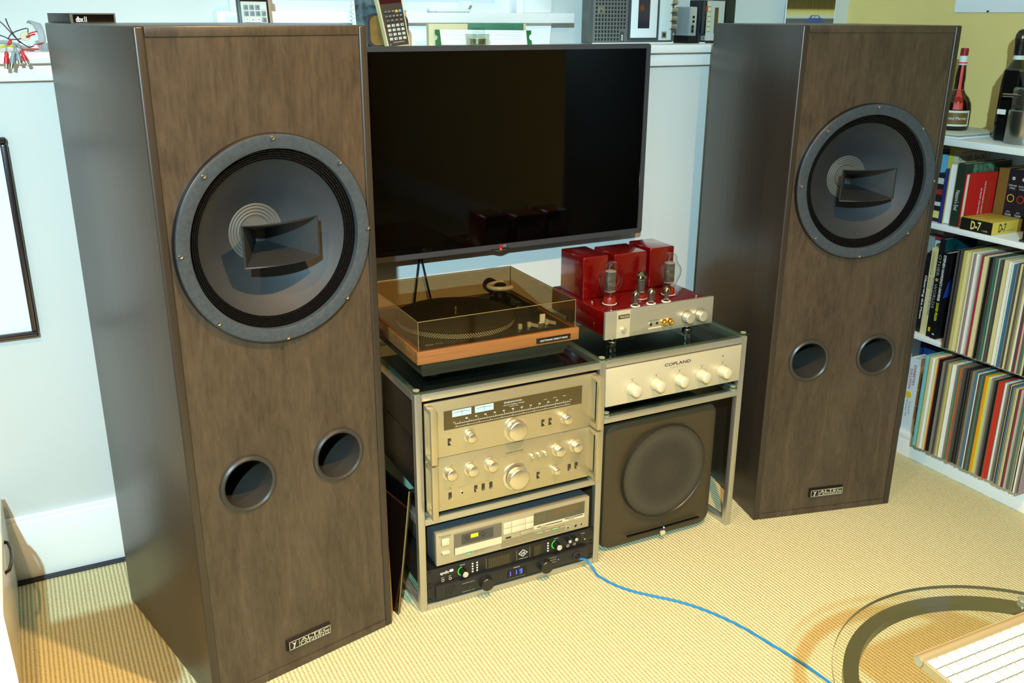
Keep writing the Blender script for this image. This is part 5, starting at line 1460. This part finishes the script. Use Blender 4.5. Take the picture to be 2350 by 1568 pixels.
# cassette recorder
t = thing('cassette_recorder', 'grey portable cassette recorder with a perforated grille and silver side keys on the ledge', 'cassette recorder', (1.025, .070, ZS))
GR = cm('recorder_grey', (108, 112, 108), .45)
B().box(0, .3130, 0, .045, .004, .20, bev=.003).out('case', cm('recorder_side', (84, 88, 86), .4), t, smooth=True)
B().box(.011, .3110, -.006, .001, 0, .0045, bev=.0008).out('base_strip', WHITE, t, smooth=True)
box('grille_plate', GR, t, .012, .1360, -.0030, .001, .006, .20, bev=.001)
hl = B()
for r_ in range(16):
    for c_ in range(10):
        x, z = .0225 + c_ * .0113, .0140 + r_ * .0113
        if c_ >= 8 and r_ < 3 or (c_ in (1, 2) and r_ in (7, 8)):
            continue
        hl.box(x - .0029, x + .0029, -.0036, -.0028, z - .0036, z + .0036)
hl.out('grille_holes', cm('hole_dark', (28, 26, 30), .7), t)
bx_ = box('maker_plate', SILVER, t, .030, .047, -.0045, -.002, .089, .102, bev=.0008)
text('M', .035, .042, .0925, .0990, -.0048, bx_, PRINTD, bold=.02)
cw = box('counter_window', cm('counter_grey', (70, 72, 70), .4), t, .110, .124, -.0042, -.002, .008, .036)
for k in range(3):
    box('counter_digit', PRINTW, cw, .1145, .1195, -.0048, -.004, .0105 + k * .0060, .0145 + k * .0060)
box('lid_frame', cm('lid_grey', (66, 72, 76), .3), t, .1400, .2520, -.0050, .001, .012, .20, bev=.002)
cl = box('cassette_lid', PAPERW, t, .1465, .2440, -.0060, -.003, .018, .20, bev=.001)
box('tape_window', mat('tape_dark', (48, 46, 58), .12), cl, .1720, .2150, -.0066, -.005, .0455, .20)
B().cyl(.1850, -.0070, .105, .009, .001, 'Y', 20).out('tape_hub', cm('hub_brown', (110, 60, 40), .4), cl)
box('trim_panel', cm('panel_pale', (206, 216, 216), .35), t, .2550, .3020, -.0035, .001, .010, .20, bev=.001)
lk = box('level_key', SILVER, t, .2640, .2830, -.0060, -.002, .016, .036, bev=.0008)
box('level_mark', PRINTD, lk, .2685, .2780, -.0064, -.005, .020, .032)
for k in range(4):
    z = .0520 + k * .0240
    B().box(.2990, .3200, -.0080, .010, z - .0075, z + .0055, bev=.001).out('piano_key', SILVER, t, smooth=True)
    B().box(.2960, .3160, -.0060, .010, z - .0100, z - .0080).out('key_gap', PRINTD, t)
# silver walkman
t = thing('pocket_recorder', 'slim silver pocket tape player standing on end on the ledge', 'tape player', (1.3870, .055, ZS))
B().box(0, .0290, 0, .075, 0.003, .110, bev=.003).out('case', mat('player_silver', (196, 206, 210), .25, metal=.6), t, smooth=True)
box('foot_band', BLACK, t, -.0005, .0292, -.0005, .076, 0, .024, bev=.002)
for z in (.066, .079):
    B().lathe([(.0042, 0), (.0042, -.002), (.0022, -.0022), (0, -.001)], (.0150, 0, z), 'Y', 16).out('socket', BLACK, t, smooth=True)
box('slide_control', BLACK, t, .0090, .0180, -.0015, .001, .032, .055, bev=.0008); box('slide_tab', SILVER, t, .0105, .0165, -.0030, -.001, .043, .045)
# black desktop recorder
t = thing('desktop_recorder', 'black desktop cassette recorder with cream piano keys beside the silver tape player', 'cassette recorder', (1.4260, .060, ZS))
B().box(0, .1050, 0, .050, .0, .130, bev=.002).out('case', cm('desk_rec_black', (34, 38, 44), .35), t, smooth=True)
box('cassette_bay', GLOSSB, t, .008, .030, -.0010, .001, .030, .125)
box('ribbed_strip', cm('strip_slate', (50, 62, 72), .35), t, .012, .022, -.0030, .001, .030, .125)
box('key_rail', cm('rail_grey', (190, 192, 184), .4), t, .0310, .1010, -.0015, .001, .008, .128)
for k in range(6):
    z = .036 + k * .0150
    B().box(.0315, .0425, -.0080, .0, z, z + .0130, bev=.0008).out('piano_key', cm('key_ivory', (206, 200, 156), .4), t, smooth=True)
box('record_key_mark', cm('mark_rec_red', (160, 36, 36), .4), t, .0225, .0310, -.0040, .0, .0960, .1120)
box('meter_window', cm('meter_amber', (84, 70, 34), .15), t, .0620, .0760, -.0030, .0, .030, .108)
bt_ = box('maker_button', SILVER, t, .0130, .0280, -.0040, .0, .0090, .0225, bev=.0006); box('button_mark', PRINTD, bt_, .0190, .0215, -.0045, -.0035, .0110, .0200)
box('base_strip', WHITE, t, .008, .030, -.0030, .0, .0000, .0030)
t = thing('cassette_case', 'dark box standing upright at the end of the row of tape machines', 'box', (1.5500, .080, ZS))
B().box(0, .0400, 0, .07, 0, .135, bev=.002).out('case', cm('case_black_green', (24, 34, 34), .35), t, smooth=True); box('lid_line', DARKGREY, t, .008, .0090, -.0006, .0005, .0, .11)
# photo card
t = thing('photo_print', 'small colour photograph of a blue car by a forest, propped on the ledge', 'photograph', (1.894, .170, ZS))
B().box(-.004, .231, 0, .002, 0, .150).out('card', PAPERW, t)
m_, nt, bs = nodes_of('photo_ink')
tc = nt.nodes.new('ShaderNodeTexCoord'); sp_ = nt.nodes.new('ShaderNodeSeparateXYZ'); nt.links.new(tc.outputs['Object'], sp_.inputs[0])
rp = nt.nodes.new('ShaderNodeValToRGB'); cr_ = rp.color_ramp; cr_.interpolation = 'EASE'
cr_.elements[0].position = 0.0; cr_.elements[0].color = S((110, 116, 120)) + (1,)
cr_.elements[1].position = 1.0; cr_.elements[1].color = S((96, 88, 40)) + (1,)
for ps, c in ((.30, (92, 92, 96)), (.36, (206, 206, 190)), (.50, (214, 200, 120)), (.60, (190, 160, 90)), (.64, (120, 96, 40))):
    e_ = cr_.elements.new(ps); e_.color = S(c) + (1,)
mr = nt.nodes.new('ShaderNodeMapRange'); mr.inputs['From Min'].default_value = .04; mr.inputs['From Max'].default_value = .15
nt.links.new(sp_.outputs['Z'], mr.inputs['Value']); nt.links.new(mr.outputs[0], rp.inputs['Fac'])
mp = nt.nodes.new('ShaderNodeMapping'); mp.inputs['Scale'].default_value = (130, 1, 18); nt.links.new(tc.outputs['Object'], mp.inputs[0])
no = nt.nodes.new('ShaderNodeTexNoise'); no.inputs['Scale'].default_value = 1.0; no.inputs['Detail'].default_value = 3; nt.links.new(mp.outputs[0], no.inputs['Vector'])
gt = nt.nodes.new('ShaderNodeMath'); gt.operation = 'GREATER_THAN'; gt.inputs[1].default_value = .105; nt.links.new(sp_.outputs['Z'], gt.inputs[0])
mu = nt.nodes.new('ShaderNodeMath'); mu.operation = 'MULTIPLY'; nt.links.new(gt.outputs[0], mu.inputs[0]); nt.links.new(no.outputs['Fac'], mu.inputs[1])
mx = nt.nodes.new('ShaderNodeMix'); mx.data_type = 'RGBA'; nt.links.new(mu.outputs[0], mx.inputs['Factor']); nt.links.new(rp.outputs[0], mx.inputs['A']); mx.inputs['B'].default_value = S((40, 30, 14)) + (1,)
nt.links.new(mx.outputs['Result'], bs.inputs['Base Color']); bs.inputs['Roughness'].default_value = .3
B().box(0, .227, -.0006, .001, .004, .146).out('picture', m_, t)
B().prism([(.090, .062), (.088, .072), (.108, .077), (.118, .087), (.150, .087), (.162, .078), (.176, .074), (.178, .062)], -.0010, .0002).out('printed_car', cm('car_blue', (70, 84, 140), .3), t)
B().prism([(.117, .077), (.122, .085), (.133, .085), (.133, .077)], -.0013, -.0008).prism([(.136, .077), (.136, .085), (.148, .085), (.155, .077)], -.0013, -.0008).out('printed_car_window', cm('car_glass', (180, 190, 200), .3), t)

# ------------------------------------------------------------------ cable tangle with phono plugs on the ledge
def at_ledge(px, pz, y=-.02):
    return (px, y, pz)
def wire(name, label, pts, r, m_, cat='cable', group=None):
    return tag(B().tube(smooth_path(pts, 3), r, 8).out(name, m_, smooth=True), label, cat, group)
GW = cm('wire_grey', (150, 158, 162), .45); RW = cm('wire_red', (200, 40, 40), .4); DW = cm('wire_dark', (52, 44, 60), .4)
t = thing('phono_cable_bundle', 'tangle of grey and red phono cables with plugs hanging over the ledge', 'cable', (-.50, -.02, ZS))
def T_(p):
    return (p[0] + .50, p[1] + .02, p[2] - ZS)
def strand(pts, r, m_, name='strand'):
    return B().tube(smooth_path([T_(p) for p in pts], 3), r, 7).out(name, m_, t, smooth=True)
for k in range(6):      # upper hank of grey cable, doubled over
    o = k * .0036
    strand([(-.490 + o, -.012 - .002 * (k % 2), 1.3725 - .001 * k), (-.484 + o, -.018, 1.3765 - .0012 * k), (-.476 + o * .8, -.022, 1.362), (-.470 + o * .6, -.026, 1.345 - .001 * k), (-.474 + o * .7, -.028, 1.331), (-.480 + o, -.026, 1.334 + .001 * k)], .0019, GW)
for k in range(5):      # lower hank
    o = k * .0034
    strand([(-.477 + o, -.030, 1.333), (-.474 + o * 1.1, -.033, 1.322), (-.472 + o * 1.0, -.033, 1.3145), (-.468 + o, -.031, 1.318), (-.470 + o, -.028, 1.330)], .0019, GW)
B().tube([T_((-.4835 + .0105 * math.cos(q * PI / 8), -.024 + .012 * math.sin(q * PI / 8), 1.352 + .003 * math.cos(q * PI / 8))) for q in range(16)], .0011, 6, closed=True).out('cable_tie', RW, t, smooth=True)
B().tube([T_((-.4730 + .0105 * math.cos(q * PI / 8), -.030 + .008 * math.sin(q * PI / 8), 1.3290 + .002 * math.cos(q * PI / 8))) for q in range(16)], .0011, 6, closed=True).out('cable_tie', RW, t, smooth=True)
B().lathe([(0, 0), (.0095, 0), (.010, .002), (.010, .012), (0, .012)], T_((-.4980, -.030, 1.3445)), 'Y', 14).out('connector', cm('connector_ivory', (206, 200, 170), .5), t, smooth=True)
strand([(-.478, -.034, 1.3490), (-.490, -.036, 1.3460), (-.497, -.036, 1.3440)], .0017, RW, 'red_wire')
strand([(-.470, -.030, 1.3165), (-.488, -.030, 1.3175), (-.505, -.030, 1.3160), (-.512, -.034, 1.3145)], .0019, RW, 'red_wire')
strand([(-.5309, -.02, 1.3818), (-.528, -.02, 1.368), (-.522, -.022, 1.352), (-.512, -.024, 1.335), (-.495, -.024, 1.322), (-.484, -.022, 1.324)], .0013, DW, 'loose_wire')
strand([(-.560, -.02, 1.384), (-.5427, -.02, 1.3749), (-.530, -.02, 1.3590), (-.520, -.022, 1.345), (-.510, -.024, 1.330)], .0012, DW, 'loose_wire')
strand([(-.560, -.02, 1.352), (-.540, -.022, 1.344), (-.526, -.024, 1.338), (-.500, -.026, 1.342), (-.490, -.024, 1.360), (-.505, -.02, 1.358), (-.524, -.02, 1.350), (-.533, -.022, 1.338)], .0012, DW, 'loose_wire')
strand([(-.575, -.02, 1.325), (-.55, -.022, 1.332), (-.5311, -.026, 1.3309), (-.515, -.026, 1.324), (-.500, -.022, 1.318), (-.485, -.018, 1.3140)], .0042, GW)
strand([(-.575, -.024, 1.318), (-.55, -.026, 1.322), (-.535, -.030, 1.326), (-.520, -.030, 1.322)], .0030, cm('wire_yellow', (206, 200, 40), .4), 'yellow_wire')
B().tube([T_((-.531 + .003 * math.cos(q * PI / 6), -.026 + .007 * math.sin(q * PI / 6), 1.331 + .006 * math.cos(q * PI / 6))) for q in range(12)], .0030, 6, closed=True).out('cable_tie', RW, t, smooth=True)
def plug(a, b, m_):
    a, b = Vector(T_(a)), Vector(T_(b))
    d = b - a
    pts = [a - d * .5 + Vector((0, .012, .006)), a, a + d * .06]
    B().tube([a - d * .35 + Vector((0, .010, .004)), a - d * .1, a + d * .1], .0018, 7).out('lead', GW, t, smooth=True)
    pr = [(0, .0022), (.12, .0042), (.30, .0034), (.34, .0047), (.70, .0052), (.72, .0052)]
    g_ = B().tube([a + d * f_ for f_, _ in pr], [r for _, r in pr], 12).out('plug', m_, t, smooth=True)
    B().tube([a + d * .72, a + d], .0040, 12).out('plug_tip', mat('nickel_tip', (190, 180, 150), .2, metal=.9), g_, smooth=True)
plug((-.5400, -.046, 1.3140), (-.5460, -.052, 1.2775), cm('plug_red', (206, 36, 40), .4))
plug((-.5255, -.046, 1.3145), (-.5355, -.053, 1.2785), cm('plug_grey', (140, 152, 160), .4))
plug((-.5195, -.044, 1.3145), (-.5165, -.050, 1.2870), cm('plug_grey', (140, 152, 160), .4))
plug((-.5115, -.046, 1.3155), (-.5020, -.052, 1.2850), cm('plug_red', (206, 36, 40), .4))
